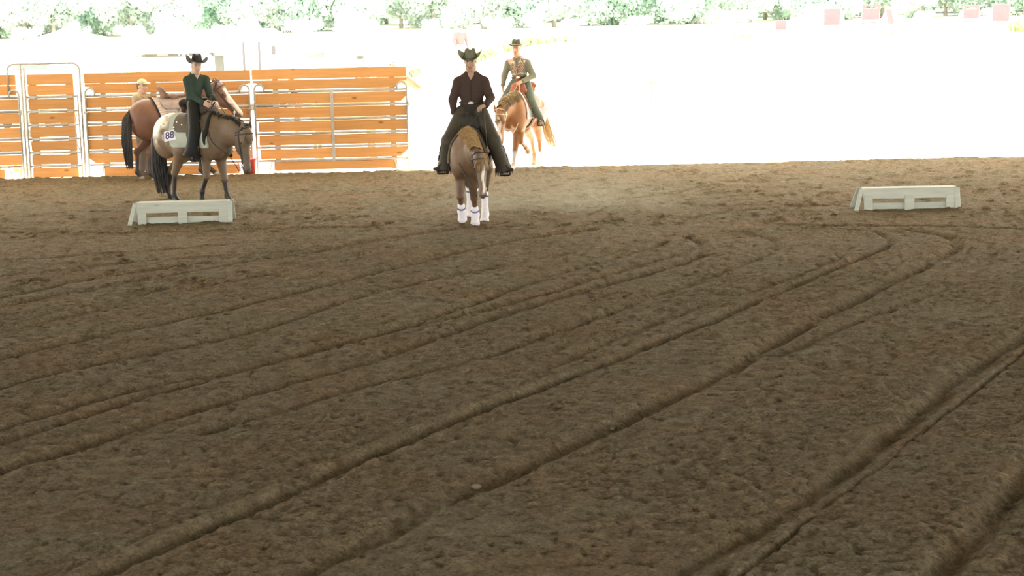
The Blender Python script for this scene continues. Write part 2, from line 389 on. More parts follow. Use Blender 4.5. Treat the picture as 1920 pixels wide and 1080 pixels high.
def bend(x, z, rad, a0, a1, n=7):
    return [(x+rad*math.cos(a), 0, z+rad*math.sin(a)) for a in np.linspace(a0, a1, n)]
b = MB(); b.box((-.06, -.024, -.027), (.06, .022, .027), .004); LIGHT_STOP = b.mesh('rail_light_stop')  # added blocks thickening the rails where battens stop the light
def corral_panel(name, x0, x1, label, battens, split=None, cuts={}, rows=ROWS):
    root = empty(name, (x0, FY, 0), label=label, cat='fence panel', group='steel corral fence panels')
    w = x1-x0
    # end posts bent over at the top into a short hoop down to the first rail
    for sx, X in ((1, .03), (-1, w-.03)):
        top = 1.56; rad = .09
        pts = [(X, -.045, -.05), (X, -.045, top)]+[(X+sx*(rad-rad*math.cos(a)), -.045, top+rad*math.sin(a)) for a in np.linspace(.2, math.pi, 9)]+[(X+sx*2*rad, -.045, 1.51)]
        b = MB(); b.tube(pts, .0195, 10); b.build('post', M['steel'], root, smooth=True)
        b = MB(); b.tube([(X-sx*.03, -.06, 1.28), (X-sx*.03, -.06, 1.18)], .012, 8); b.box((X-.03, -.075, 1.19), (X+.03, -.04, 1.215), .004); b.build('hinge_pin', M['steel'], root)
    for z in RAILS:
        b = MB(); b.tube([(.03, -.0, z), (w-.03, 0, z)], .025, 10); b.build('rail', M['steel'], root, smooth=True)
    if split is not None:
        b = MB(); b.box((split-.03, -.035, .19), (split+.03, -.015, 1.53), .004); b.build('upright', M['steel'], root)
    for bx in battens:
        b = MB(); b.box((bx-.055, .024, .02), (bx+.055, .046, 1.9), .004)
        o = b.build('batten', M['board'], root)
        for z in RAILS: link_mesh('rail_light_stop', LIGHT_STOP, M['steel'], root, (bx, 0, z))
    # little feet
    for X in (.30, w-.30):
        b = MB(); b.tube([(X, -.02, .2), (X-(.06 if X < 1 else -.06), -.02, -.04)], .012, 6); b.build('brace', M['steel'], root)
    boards(root, .02, w-.02, rows, cuts=cuts, split=split, r=random.Random(int(w*100)+len(label)))
    return root
cutsD = {1: [(0, 'bl', .20, .13), (0, 'br', .20, .13)], 2: [(1, 'br', .13, .12)], 6: [(1, 'br', .14, .13)], ('ends', 7): (.32, .30), ('ends', 0): (-.03, .01), ('ends', 1): (-.02, 0), ('ends', 4): (.05, .02), ('ends', 5): (.06, .02), ('ends', 6): (.07, .02)}
corral_panel('fence_panel', -4.765, -1.86, 'orange boarded steel fence panel standing free at the right end', (.42, 2.60), 1.47, cutsD, ROWS[:-1]+[(.035, .185)])
cutsC = {1: [(0, 'bl', .2, .13), (0, 'br', .18, .13)], 6: [(0, 'bl', .12, .1)], ('ends', 7): (.28, .26), ('ends', 0): (0, -.015), ('ends', 1): (0, -.015)}
corral_panel('fence_panel', -7.93, -4.80, 'orange boarded steel fence panel behind the two horses on the left', (.35, 1.3, 2.45), None, cutsC)
corral_panel('fence_panel', -12.2, -9.11, 'orange boarded steel fence panel at the left edge beyond the gate', (.5, 1.5, 2.55), None,
             {0: [], ('ends', 0): (0, .06), ('ends', 1): (0, .06), ('ends', 7): (.3, .38)})
# walk-through gate inside a tall bow frame
root = empty('gate', (-9.06, FY, 0), label='narrow orange boarded gate hung inside a tall steel bow', cat='gate')
w = 1.05; r_ = .13
bow = [(-.27, -.03, 1.51), (-.27, -.03, 2.13-r_)]+[(-.27+r_-r_*math.cos(a), -.03, 2.13-r_+r_*math.sin(a)) for a in np.linspace(.2, math.pi/2, 6)]
bow += [(1.08-r_+r_*math.sin(a), -.03, 2.13-r_+r_*math.cos(a)) for a in np.linspace(0, math.pi/2-.2, 6)]+[(1.08, -.03, 2.13-r_), (1.08, -.03, -.05)]
b = MB(); b.tube(bow, .021, 10); b.build('bow_frame', M['steel'], root, smooth=True)
for X, zt in ((-.015, 2.12), (.045, 2.06)):
    b = MB(); b.tube([(X, -.03, -.05), (X, -.03, zt)], .019, 10); b.build('post', M['steel'], root, smooth=True)
b = MB(); b.tube([(1.02, -.03, -.02), (1.02, -.03, 1.55)], .016, 10); b.build('post', M['steel'], root, smooth=True)
b = MB(); b.tube([(1.0, -.05, 1.2), (.955, -.05, 1.12), (.955, -.05, .62), (1.0, -.05, .5)], .011, 8); b.build('latch_rod', M['steel'], root, smooth=True)
for z in RAILS:
    b = MB(); b.tube([(.06, 0, z), (1.0, 0, z)], .025, 10); b.build('rail', M['steel'], root, smooth=True)
for bx in (.17, .86):
    b = MB(); b.box((bx-.075, .024, 0), (bx+.075, .046, 1.9), .004); b.build('batten', M['board'], root)
    for z in RAILS: link_mesh('rail_light_stop', LIGHT_STOP, M['steel'], root, (bx, 0, z))
boards(root, .085, .945, r=random.Random(3))

# ---------------------------------------------------------------- low white wooden stands
def white_stand(x, y, rz, label, tilt):
    root = empty('white_stand', (x, y, 0), rz, label=label, cat='stand', group='low white wooden stands on the sand')
    w, h = 1.30, .325; rd = random.Random(int(x*10))
    def brd(name, lo, hi, rx=0, piv=(0, 0, 0)):
        b = MB(); b.box(lo, hi, .006); o = b.build(name, M['white_wood'], root, piv); o.rotation_euler.x = rx; return o
    lean = -.12
    brd('plank', (-w/2, -.012, -.135), (w/2, .012, 0), lean, (0, -.10, h-.01))            # upper front plank
    brd('plank', (-w/2+.02, .0, .03), (w/2-.02, .02, .125), lean*.5, (0, -.105, 0))        # lower front plank
    for sx, wd in ((-1, .125), (0, .135), (1, .125)):
        cx = sx*(w/2-.075)
        brd('upright', (cx-wd/2, -.03, -h+.01-.02), (cx+wd/2, -.012, -.10), lean*.6, (0, -.095, h))
    brd('top_plank', (-w/2, -.10, -.012), (w/2, .0, .012), .06, (0, .0, h))
    brd('top_plank', (-w/2+.01, .0, -.012), (w/2, .085, .012), -.05, (0, .012, h))
    brd('plank', (-w/2, -.012, -.135), (w/2, .012, 0), .3, (0, .11, h-.02))
    for sx, wd, ry in ((-1, .06, .26), (1, .075, .02)):
        for sy, rx in ((-1, -.20), (1, .34)):
            o = brd('leg', (-wd/2, -.012, -h-.015), (wd/2, .012, .0), rx, (sx*(w/2+.018), sy*.10, h)); o.rotation_euler.y = ry if sx < 0 else -ry
        brd('end_board', (-.012, -.09, -.10), (.012, .09, 0), 0, (sx*(w/2+.0), 0, h-.012))
    return root
white_stand(-4.67, 24.3, R(1.5), 'low white wooden stand with a knotty top in front of the bay spotted horse', True)
white_stand(5.62, 24.0, R(-1.5), 'low white wooden stand alone on the sand at the right', True)

# ---------------------------------------------------------------- blended solids for animals, people and tack
def nrm(v): v = np.asarray(v, float); return v/(np.linalg.norm(v)+1e-12)
class Field:
    """smooth union of tapered capsules and ellipsoids; local coordinates in metres"""
    def __init__(s): s.p = []
    def rc(s, a, b, ra, rb, k=.03, q=None, col=None, sub=False):
        s.p.append(dict(t='rc', a=np.array(a, float), b=np.array(b, float), ra=ra, rb=rb, k=k, q=q, col=col, sub=sub)); return s
    def chain(s, pts, rad, k=.03, q=None, col=None):
        for i_ in range(len(pts)-1): s.rc(pts[i_], pts[i_+1], rad[i_], rad[i_+1], k, q, col)
        return s
    def el(s, c, r, k=.03, M3=None, col=None, sub=False):
        s.p.append(dict(t='el', c=np.array(c, float), r=np.array(r, float), M=None if M3 is None else np.array(M3, float), k=k, col=col, sub=sub)); return s
    def bbox(s, p):
        if p['t'] == 'rc':
            rr = max(p['ra'], p['rb'])
            return np.minimum(p['a'], p['b'])-rr, np.maximum(p['a'], p['b'])+rr
        e = p['r'] if p['M'] is None else np.sqrt(((p['M'].T*p['r'])**2).sum(1))
        return p['c']-e, p['c']+e
    def d(s, p, x, y, z):
        if p['t'] == 'rc':
            a, b = p['a'], p['b']
            if p['q'] is not None:
                iq = 1/p['q']; y = (y-a[1])*iq+a[1]; b = np.array([b[0], (b[1]-a[1])*iq+a[1], b[2]])
            ab = b-a; L2 = ab@ab+1e-12
            px, py, pz = x-a[0], y-a[1], z-a[2]
            t = np.clip((px*ab[0]+py*ab[1]+pz*ab[2])/L2, 0, 1)
            r = np.sqrt((px-t*ab[0])**2+(py-t*ab[1])**2+(pz-t*ab[2])**2)-(p['ra']+t*(p['rb']-p['ra']))
            return r*(p['q'] if p['q'] is not None else 1)
        px, py, pz = x-p['c'][0], y-p['c'][1], z-p['c'][2]; m = p['M']
        if m is not None: px, py, pz = [m[i_][0]*px+m[i_][1]*py+m[i_][2]*pz for i_ in range(3)]   # rows of M are the axes
        r = p['r']
        k0 = np.sqrt((px/r[0])**2+(py/r[1])**2+(pz/r[2])**2); k1 = np.sqrt((px/r[0]**2)**2+(py/r[1]**2)**2+(pz/r[2]**2)**2)
        return k0*(k0-1)/(k1+1e-9)
    def grid(s, h, lo=None, hi=None):
        bb = [s.bbox(p) for p in s.p if not p['sub']]
        L = np.min([b_[0] for b_ in bb], 0)-2.5*h; H = np.max([b_[1] for b_ in bb], 0)+2.5*h
        if lo is not None: L = np.maximum(L, lo)
        if hi is not None: H = np.minimum(H, hi)
        n = np.maximum(np.ceil((H-L)/h).astype(int)+1, 3)
        ax = [(L[i_]+h*np.arange(n[i_])).astype(np.float32) for i_ in range(3)]
        A = np.full(n, .5, np.float32)
        for p in s.p:
            l, u_ = s.bbox(p); pad = p['k']+2.5*h
            if p['t'] == 'rc' and p['q'] is not None: pad += .02
            i0 = np.clip(np.floor((l-pad-L)/h).astype(int), 0, n); i1 = np.clip(np.ceil((u_+pad-L)/h).astype(int)+1, 0, n)
            if np.any(i1 <= i0): continue
            sl = tuple(slice(a_, b_) for a_, b_ in zip(i0, i1))
            dd = s.d(p, ax[0][sl[0]][:, None, None], ax[1][sl[1]][None, :, None], ax[2][sl[2]][None, None, :])
            A[sl] = s.comb(A[sl], dd, p)
        return A, L, ax
    @staticmethod
    def comb(a, d, p):
        k = p['k']
        if p['sub']:
            hh = np.clip(.5-.5*(a+d)/k, 0, 1); return a*(1-hh)-d*hh+k*hh*(1-hh)
        hh = np.clip(.5+.5*(a-d)/k, 0, 1); return a*(1-hh)+d*hh-k*hh*(1-hh)
    def at(s, V):
        V = np.asarray(V, float); A = np.full(len(V), .5)
        for p in s.p: A = s.comb(A, s.d(p, V[:, 0], V[:, 1], V[:, 2]), p)
        return A
    def colors(s, V, base, tau=.012):
        W = np.full(len(V), 1e-6); C = np.outer(W, base)
        for p in s.p:
            if p['sub']: continue
            l, u_ = s.bbox(p); m = np.all((V > l-.06) & (V < u_+.06), 1)
            if not m.any(): continue
            Q = V[m]; w = np.exp(-np.clip(s.d(p, Q[:, 0], Q[:, 1], Q[:, 2]), -.01, 1)/tau)
            W[m] += w; C[m] += w[:, None]*np.array(base if p['col'] is None else p['col'])
        return C/W[:, None]
    def mesh(s, h, lo=None, hi=None, fn=None):
        A, L, ax = s.grid(h, lo, hi)
        if fn is not None: A = fn(A, ax[0][:, None, None], ax[1][None, :, None], ax[2][None, None, :]).astype(np.float32)
        return nets(A, L, h)
def nets(A, L, h):
    n = A.shape; S = A < 0
    if S.any():
        A = A.copy()
        for ax_ in range(3):                      # close the surface at the box edges
            for e in (0, -1):
                sl = [slice(None)]*3; sl[ax_] = e; A[tuple(sl)] = np.maximum(A[tuple(sl)], 1e-3)
        S = A < 0
    cs = [S[i_:n[0]-1+i_, j:n[1]-1+j, k:n[2]-1+k] for i_ in (0, 1) for j in (0, 1) for k in (0, 1)]
    cnt = sum(c.astype(np.int8) for c in cs)
    I = np.argwhere((cnt > 0) & (cnt < 8))
    if not len(I): return np.zeros((0, 3)), np.zeros((0, 4), int)
    vid = np.full(cnt.shape, -1, np.int64); vid[I[:, 0], I[:, 1], I[:, 2]] = np.arange(len(I))
    off = [(i_, j, k) for i_ in (0, 1) for j in (0, 1) for k in (0, 1)]
    val = [A[I[:, 0]+o[0], I[:, 1]+o[1], I[:, 2]+o[2]] for o in off]
    acc = np.zeros((len(I), 3)); w = np.zeros(len(I))
    for p in range(8):
        for q in range(p+1, 8):
            df = np.abs(np.subtract(off[p], off[q]))
            if df.sum() != 1: continue
            a, b_ = val[p], val[q]; m = (a < 0) != (b_ < 0); t = np.where(m, a/(a-b_+1e-12), 0)
            pt = np.array(off[p])[None]+t[:, None]*(np.array(off[q])-np.array(off[p]))[None]
            acc += np.where(m[:, None], pt, 0); w += m
    V = L+h*(I+acc/np.maximum(w, 1)[:, None])
    Fq = []
    for ax_ in range(3):
        b1, b2 = [(1, 2), (2, 0), (0, 1)][ax_]
        sl0 = [slice(None)]*3; sl1 = [slice(None)]*3; sl0[ax_] = slice(0, -1); sl1[ax_] = slice(1, None)
        for ob in (b1, b2): sl0[ob] = slice(1, -1); sl1[ob] = slice(1, -1)
        s0, s1 = S[tuple(sl0)], S[tuple(sl1)]
        E = np.argwhere(s0 != s1)
        if not len(E): continue
        ins = s0[E[:, 0], E[:, 1], E[:, 2]]
        E = E.copy(); E[:, b1] += 1; E[:, b2] += 1
        def g(d1, d2):
            c = E.copy(); c[:, b1] -= d1; c[:, b2] -= d2; return vid[c[:, 0], c[:, 1], c[:, 2]]
        Q = np.stack([g(1, 1), g(0, 1), g(0, 0), g(1, 0)], 1)
        Q[~ins] = Q[~ins][:, ::-1]; Fq.append(Q)
    Fq = np.concatenate(Fq); Fq = Fq[(Fq >= 0).all(1)]
    return V, Fq
class Rig:
    """a place and heading; points are given in its own frame: x ahead, y to the left, z up"""
    def __init__(s, x, y, ang): s.x, s.y, s.a = x, y, R(ang)
    def root(s, name, base, **kw):
        c, n = math.cos(s.a), math.sin(s.a)
        o = empty(name, (s.x+c*base[0]-n*base[1], s.y+n*base[0]+c*base[1], base[2]), s.a, **kw)
        return o, np.array(base, float)
def put(rb, name, VF, mat, col=None, parent=None):
    V, Fq = VF
    return link_mesh(name, np_mesh(name, V-rb[1], Fq, True, col), mat, parent or rb[0])
def putmb(rb, name, mb, mat, smooth=True, parent=None):
    mb.v = [v-rb[1] for v in mb.v]; return mb.build(name, mat, parent or rb[0], None, smooth)
def joinVF(*parts):
    V = []; Fs = []; n = 0
    for v, f in parts: V.append(v); Fs.append(f+n); n += len(v)
    return np.concatenate(V), np.concatenate(Fs)

M['coat'] = vcol('horse_coat', .5, .10, 18, .35)
M['skin'] = vcol('skin', .55, .05, 20, .35)
M['cloth'] = vcol('cloth', .85, .12, 40, .15)
M['leather'] = vcol('leather', .6, .22, 30, .22)
M['hair_dark'] = plain('dark_horse_hair', (.022, .019, .017), .5, .3, 30, bmp=0)
M['hair_flax'] = plain('flaxen_horse_hair', (.36, .23, .10), .5, .3, 30)
M['hair_brown'] = plain('chestnut_horse_hair', (.20, .12, .055), .5, .3, 30)
M['eye'] = plain('dark_eye', (.01, .008, .006), .12, .1, 5)
M['silver'] = plain('silver_metal', (.75, .74, .70), .25, .05, 8, metal=.9)
M['white_fabric'] = plain('white_fabric', (.74, .72, .78), .8, .06, 20)
M['blue_band'] = plain('blue_band', (.12, .13, .28), .8, .1, 20)
M['strap'] = plain('dark_leather_strap', (.035, .028, .022), .5, .2, 30)
M['cord'] = plain('pale_rein', (.55, .45, .33), .6, .1, 30)

# ---------------------------------------------------------------- horses
def leg_front(side, a, kn, past, y=.145, ex=.36, lift=0.0):
    e = np.array([ex, side*y, .80]); d1 = a; d2 = a-kn; d3 = d2+past
    k_ = e+.385*np.array([math.sin(d1), 0, -math.cos(d1)])
    f_ = k_+.265*np.array([math.sin(d2), 0, -math.cos(d2)])
    c_ = f_+.10*np.array([math.sin(d3), 0, -math.cos(d3)])
    t_ = c_+.065*np.array([math.sin(d3*.8), 0, -math.cos(d3*.8)])
    P = [e, k_, f_, c_, t_]; dz = lift-(t_[2]-.004)
    for p in P: p[2] += dz
    return P
def leg_hind(side, st, g, c, past, y=.14, lift=0.0):
    s_ = np.array([st, side*(y+.02), .86]); 
    h_ = s_+.42*np.array([-math.sin(g), 0, -math.cos(g)])
    f_ = h_+.34*np.array([-math.sin(c), 0, -math.cos(c)])
    d3 = past-c
    c_ = f_+.10*np.array([math.sin(d3), 0, -math.cos(d3)])
    t_ = c_+.065*np.array([math.sin(d3*.8), 0, -math.cos(d3*.8)])
    P = [s_, h_, f_, c_, t_]; dz = lift-(t_[2]-.004)
    for p in P[1:]: p[1] = side*y
    for p in P: p[2] += dz
    return P
HOOF = (.16, .13, .10)
def horse_field(legs, neck, nr, poll, e1, lat, S=1.0, hoof=HOOF, ears=1.0, hs=1.0, nq=.58):
    F = Field()
    F.el((0, 0, 1.04), (.60, .265, .31), .08).el((.38, 0, 1.04), (.30, .24, .34), .08).el((.27, 0, 1.29), (.30, .085, .125), .08)
    F.el((-.46, 0, 1.13), (.36, .25, .27), .08).el((-.1, 0, 1.2), (.4, .2, .16), .06)
    for s_ in (1, -1):
        F.el((-.52, s_*.12, .99), (.25, .145, .29), .07).el((.45, s_*.13, .97), (.17, .115, .27), .06).el((.56, s_*.09, .90), (.10, .09, .13), .05)
    for nm, P in legs.items():
        e, k_, f_, c_, t_ = P; s_ = 1 if nm[1] == 'L' else -1
        if nm[0] == 'F':
            F.rc((e[0]+.07, e[1]*.9, .98), e, .14, .10, .06).rc(e, k_, .092, .050, .04).el(k_, (.052, .048, .062), .025)
        else:
            F.rc((-.45, s_*.13, 1.06), e, .19, .125, .07).rc(e, k_, .118, .05, .05).el(k_+np.array([-.012, 0, .01]), (.06, .042, .065), .025)
        F.rc(k_, f_, .040, .031, .02).el(f_, (.046, .042, .045), .02).rc(f_, c_, .036, .038, .02)
        u_ = nrm(t_-c_); F.rc(c_+u_*.004, t_-u_*.035, .046, .056, .008, col=hoof)
        F.rc(c_+u_*.03, t_-u_*.012, .05, .058, .008, col=hoof)
    pts = [np.array(p, float) for p in neck]
    F.chain(pts, nr, .07, nq)
    poll = np.array(poll, float); e1 = nrm(e1); e2 = nrm(np.array(lat, float)-e1*(e1@np.array(lat, float))); e3 = np.cross(e1, e2)
    if e3 @ np.array([1, 0, .3]) < 0: e3 = -e3; 
    hp = lambda a, b_, c: poll+(e1*a+e2*b_+e3*c)*hs
    H3 = np.array([e1, e2, e3])
    F.rc(pts[-1], hp(.06, 0, -.07), nr[-1], .10*hs, .05, .6)
    F.el(hp(.10, 0, -.075), tuple(q*hs for q in (.14, .088, .095)), .04, H3).el(hp(.20, 0, -.115), tuple(q*hs for q in (.155, .075, .115)), .04, H3)
    F.el(hp(.33, 0, -.075), tuple(q*hs for q in (.17, .052, .068)), .04, H3).el(hp(.50, 0, -.085), tuple(q*hs for q in (.095, .056, .062)), .035, H3)
    F.el(hp(.40, 0, -.12), tuple(q*hs for q in (.12, .038, .04)), .03, H3).el(hp(.49, 0, -.135), tuple(q*hs for q in (.045, .034, .028)), .02, H3)
    for s_ in (1, -1):
        F.el(hp(.165, s_*.070, -.045), tuple(q*hs for q in (.045, .025, .032)), .02, H3).el(hp(.545, s_*.036, -.065), tuple(q*hs for q in (.028, .02, .026)), .015, H3)
        F.el(hp(.565, s_*.042, -.068), tuple(q*hs for q in (.016, .010, .012)), .008, H3, sub=True, col=None)
        eb = hp(.0, s_*.055, -.02); F.rc(eb, eb-e1*.075*ears+e2*s_*.03+e3*.02, .030, .026, .015).rc(eb-e1*.075*ears+e2*s_*.03+e3*.02, eb-e1*.15*ears+e2*s_*.025+e3*.03, .026, .007, .01)
    F.head = (poll, e1, e2, e3); F.hs = hs
    return F
def strands(n, start_fn, path_fn, w0, segs=6, seed=1, ribbon=False):
    rd = np.random.default_rng(seed); mb = MB()
    for i_ in range(n):
        u_ = rd.random(); pts = path_fn(u_, start_fn(u_, rd), rd, segs)
        w = w0*(.6+.8*rd.random())
        mb.tube(pts, np.linspace(1, .15, len(pts))**.7*w, 4, False)
    return mb
def make_horse(rig, label, F, S, base, paint, mane=None, tail=None, h=.0125, legs=None, hair_m='hair_dark', hair_t='hair_dark'):
    rb = rig.root('horse', (0, 0, 0), label=label, cat='horse')
    V, Fq = F.mesh(h); C = F.colors(V, base)
    C = paint(V, C)
    put(rb, 'body', (V*S, Fq), M['coat'], np.clip(C, 0, 1))
    poll, e1, e2, e3 = F.head
    for s_ in (1, -1):
        f = Field().el((poll+(e1*.165+e2*s_*.086-e3*.052)*F.hs)*S, (.020, .020, .020)); put(rb, 'eye', f.mesh(.005), M['eye'])
    if mane: 
        mb = mane; mb.v = [v*S for v in mb.v]; putmb(rb, 'mane', mb, M[hair_m])
    if tail:
        mb = tail; mb.v = [v*S for v in mb.v]; putmb(rb, 'tail', mb, M[hair_t])
    return rb
def mane_mb(F, line, side, length, n=150, seed=1, fore=0, w=.006, spread=.13):
    """hair rooted along the crest (line of x, y) that lies over the neck to one side (or both, side = 0)"""
    rd = np.random.default_rng(seed); mb = MB(); L_ = np.array(line, float); K = 16; lat = np.linspace(0, .26, 27)
    tt = np.linspace(0, 1, len(L_)); uu = np.linspace(0, 1, K); top = {}
    for s_ in (1, -1):
        T = np.zeros((K, len(lat), 3))
        for q, u_ in enumerate(uu):
            x, y = np.interp(u_, tt, L_[:, 0]), np.interp(u_, tt, L_[:, 1]); z = np.linspace(.6, 1.95, 271)
            last = None
            for r_, l in enumerate(lat):
                d = F.at(np.c_[np.full(271, x), np.full(271, y+s_*l), z]); m = d < .004
                zz = z[m].max() if m.any() else None
                if zz is None or (last is not None and last-zz > .035): zz = (last if last is not None else 1.2)-.03; yy = T[q, r_-1, 1] if r_ else y
                else: yy = y+s_*l
                T[q, r_] = (x, yy, zz); last = zz
        top[s_] = T
    for i_ in range(n):
        u_ = rd.random()*(K-1); q0 = min(int(u_), K-2); f_ = u_-q0; s_ = side if side else rd.choice([-1, 1]); T = top[s_][q0]*(1-f_)+top[s_][q0+1]*f_
        seg = np.r_[0, np.cumsum(np.linalg.norm(np.diff(T, axis=0), axis=1))]; LL = min(length*(.55+.6*rd.random()), seg[-1]); t = np.linspace(0, LL, 8)
        P = np.stack([np.interp(t, seg, T[:, k]) for k in range(3)], 1); lift = .006+.014*rd.random()
        P[:, 2] += lift*(1-.4*t/LL); P[:, 1] += s_*lift*.7*(t/LL); P[:, 0] += rd.normal()*.015+np.cumsum(rd.normal(size=8)*.004)+.05*(t/LL)*rd.random()
        mb.tube(P, np.linspace(w*1.4, w*.4, 8)*(.7+.7*rd.random()), 4, False)
    if fore:
        poll, e1, e2, e3 = F.head
        for i_ in range(46):
            a = rd.normal()*.022; pts = [poll+e2*a+e3*.02-e1*.03]
            for q in range(1, 5):
                t = q/4; pts.append(poll+e1*(fore*t*(.7+.4*rd.random()))+e2*(a*(1+1.4*t))+e3*(.045+.01*rd.random()-.02*t)*F.hs)
            mb.tube(pts, np.linspace(w, w*.4, 5), 4, False)
    return mb
def tail_mb(path, spread, n=140, seed=1, w=.008, rag=.25):
    P = np.array(path, float); tt = np.linspace(0, 1, len(P)); rd = np.random.default_rng(seed); mb = MB()
    for i_ in range(n):
        L_ = 1-rag*rd.random()**1.5; a = rd.random()*2*math.pi; r = math.sqrt(rd.random()); pts = []
        for q in range(9):
            t = q/8*L_; p = np.array([np.interp(t, tt, P[:, k]) for k in range(3)])
            s_ = np.interp(t, np.linspace(0, 1, len(spread)), spread)*r
            pts.append(p+np.array([math.cos(a)*s_, math.sin(a)*s_, 0])+rd.normal(size=3)*.006*t)
        mb.tube(pts, np.interp(np.linspace(0, 1, 9), [0, .2, 1], [w, w*1.1, w*.35]), 4, False)
    return mb
def seg_t(V, P):
    """distance to and position along a leg polyline (0 = knee, 1 = fetlock, 2 = coronet)"""
    best = np.full(len(V), 9.); T = np.zeros(len(V))
    for j in range(1, 4):
        a, b_ = P[j], P[j+1]; ab = b_-a; t = np.clip(((V-a)@ab)/(ab@ab), 0, 1); d = np.linalg.norm(V-a-t[:, None]*ab, axis=1)
        m = d < best; best[m] = d[m]; T[m] = (j-1)+t[m]
    return best, T
def lerp(C, c, w): return C*(1-w[:, None])+np.array(c)*w[:, None]
def sstep(a, b_, x): t = np.clip((x-a)/(b_-a), 0, 1); return t*t*(3-2*t)
def blotch(V, s, seed): return vnoise(V[:, 0]/s+V[:, 1]/s*.7+9, V[:, 2]/s+V[:, 1]/s*.6+5, seed)
def head_uvw(V, F):
    p, e1, e2, e3 = F.head; Q = (V-p)/F.hs; return Q@e1, Q@e2, Q@e3
def blaze(V, C, F, u0, u1, w, c=(.75, .70, .64)):
    a, b_, c_ = head_uvw(V, F); near = (np.abs(b_) < .1) & (a > -.05) & (a < .62) & (c_ > -.09)
    ww = w*(1+.5*vnoise(a*14, a*0, 5))
    m = near*sstep(u0-.03, u0+.03, a)*(1-sstep(u1-.03, u1+.03, a))*(1-sstep(ww*.7, ww*1.15, np.abs(b_+.008*np.sin(a*25))))
    return lerp(C, c, m*(c_ > -.075))
def crest(F, pts, lo=.8, hi=1.95):
    out = []
    for x, y in pts:
        z = np.linspace(lo, hi, 231); d = F.at(np.c_[np.full(231, x), np.full(231, y), z]); m = d < 0
        out.append((x, y, z[m].max()+.004 if m.any() else lo))
    return out
def back_z(F, x):
    z = np.linspace(1.0, 1.8, 161); d = F.at(np.c_[np.full(161, x), np.zeros(161), z]); m = d < 0
    return z[m].max() if m.any() else 1.4

# ---- tack
def shell(F, S, lo, hi, d0, d1, h, cut=None):
    """a sheet lying between d0 and d1 off the horse's surface"""
    def fn(A, x, y, z):
        r = np.maximum(A-d1, d0-A)
        if cut is not None: r = np.maximum(r, cut(x, y, z))
        return np.maximum(r, np.maximum(np.maximum(lo[0]-x, x-hi[0]), np.maximum(np.maximum(lo[1]-y, y-hi[1]), np.maximum(lo[2]-z, z-hi[2]))))
    p = 3*h
    V, Fq = F.mesh(h, np.array(lo)-p, np.array(hi)+p, fn)
    return V*S, Fq
def rrect(x, z, cx, cz, hx, hz, r):
    qx = np.abs(x-cx)-hx+r; qz = np.abs(z-cz)-hz+r
    return np.sqrt(np.maximum(qx, 0)**2+np.maximum(qz, 0)**2)+np.minimum(np.maximum(qx, qz), 0)-r
def make_blanket(rig, F, S, x0, x1, drop, label, mat, trim=None, cat='saddle blanket', group=None):
    zb = back_z(F, .0)+.02
    rb = rig.root('saddle_blanket', (0, 0, (zb)*S), label=label, cat=cat)
    cz = zb+.1; cut = lambda x, y, z: rrect(x+.25*(z-zb), z, (x0+x1)/2, zb, (x1-x0)/2, drop, .06)
    put(rb, 'pad', shell(F, S, (x0-.15, -.5, .7), (x1+.15, .5, 1.8), -.004, .022, .0095, cut), mat)
    if trim is not None:
        cut2 = lambda x, y, z: np.maximum(cut(x, y, z), -rrect(x+.25*(z-zb), z, (x0+x1)/2, zb, (x1-x0)/2-.028, drop-.028, .05))
        put(rb, 'binding', shell(F, S, (x0-.15, -.5, .7), (x1+.15, .5, 1.8), -.003, .027, .0095, cut2), trim)
    return rb
def loop_tube(mb, c, ax1, ax2, r1, r2, rad, n=16, sides=6, flat=None):
    a = np.linspace(0, 2*math.pi, n+1); c = np.array(c, float)
    mb.tube([c+ax1*(r1*math.cos(t))+ax2*(r2*math.sin(t)) for t in a], rad, sides, False)
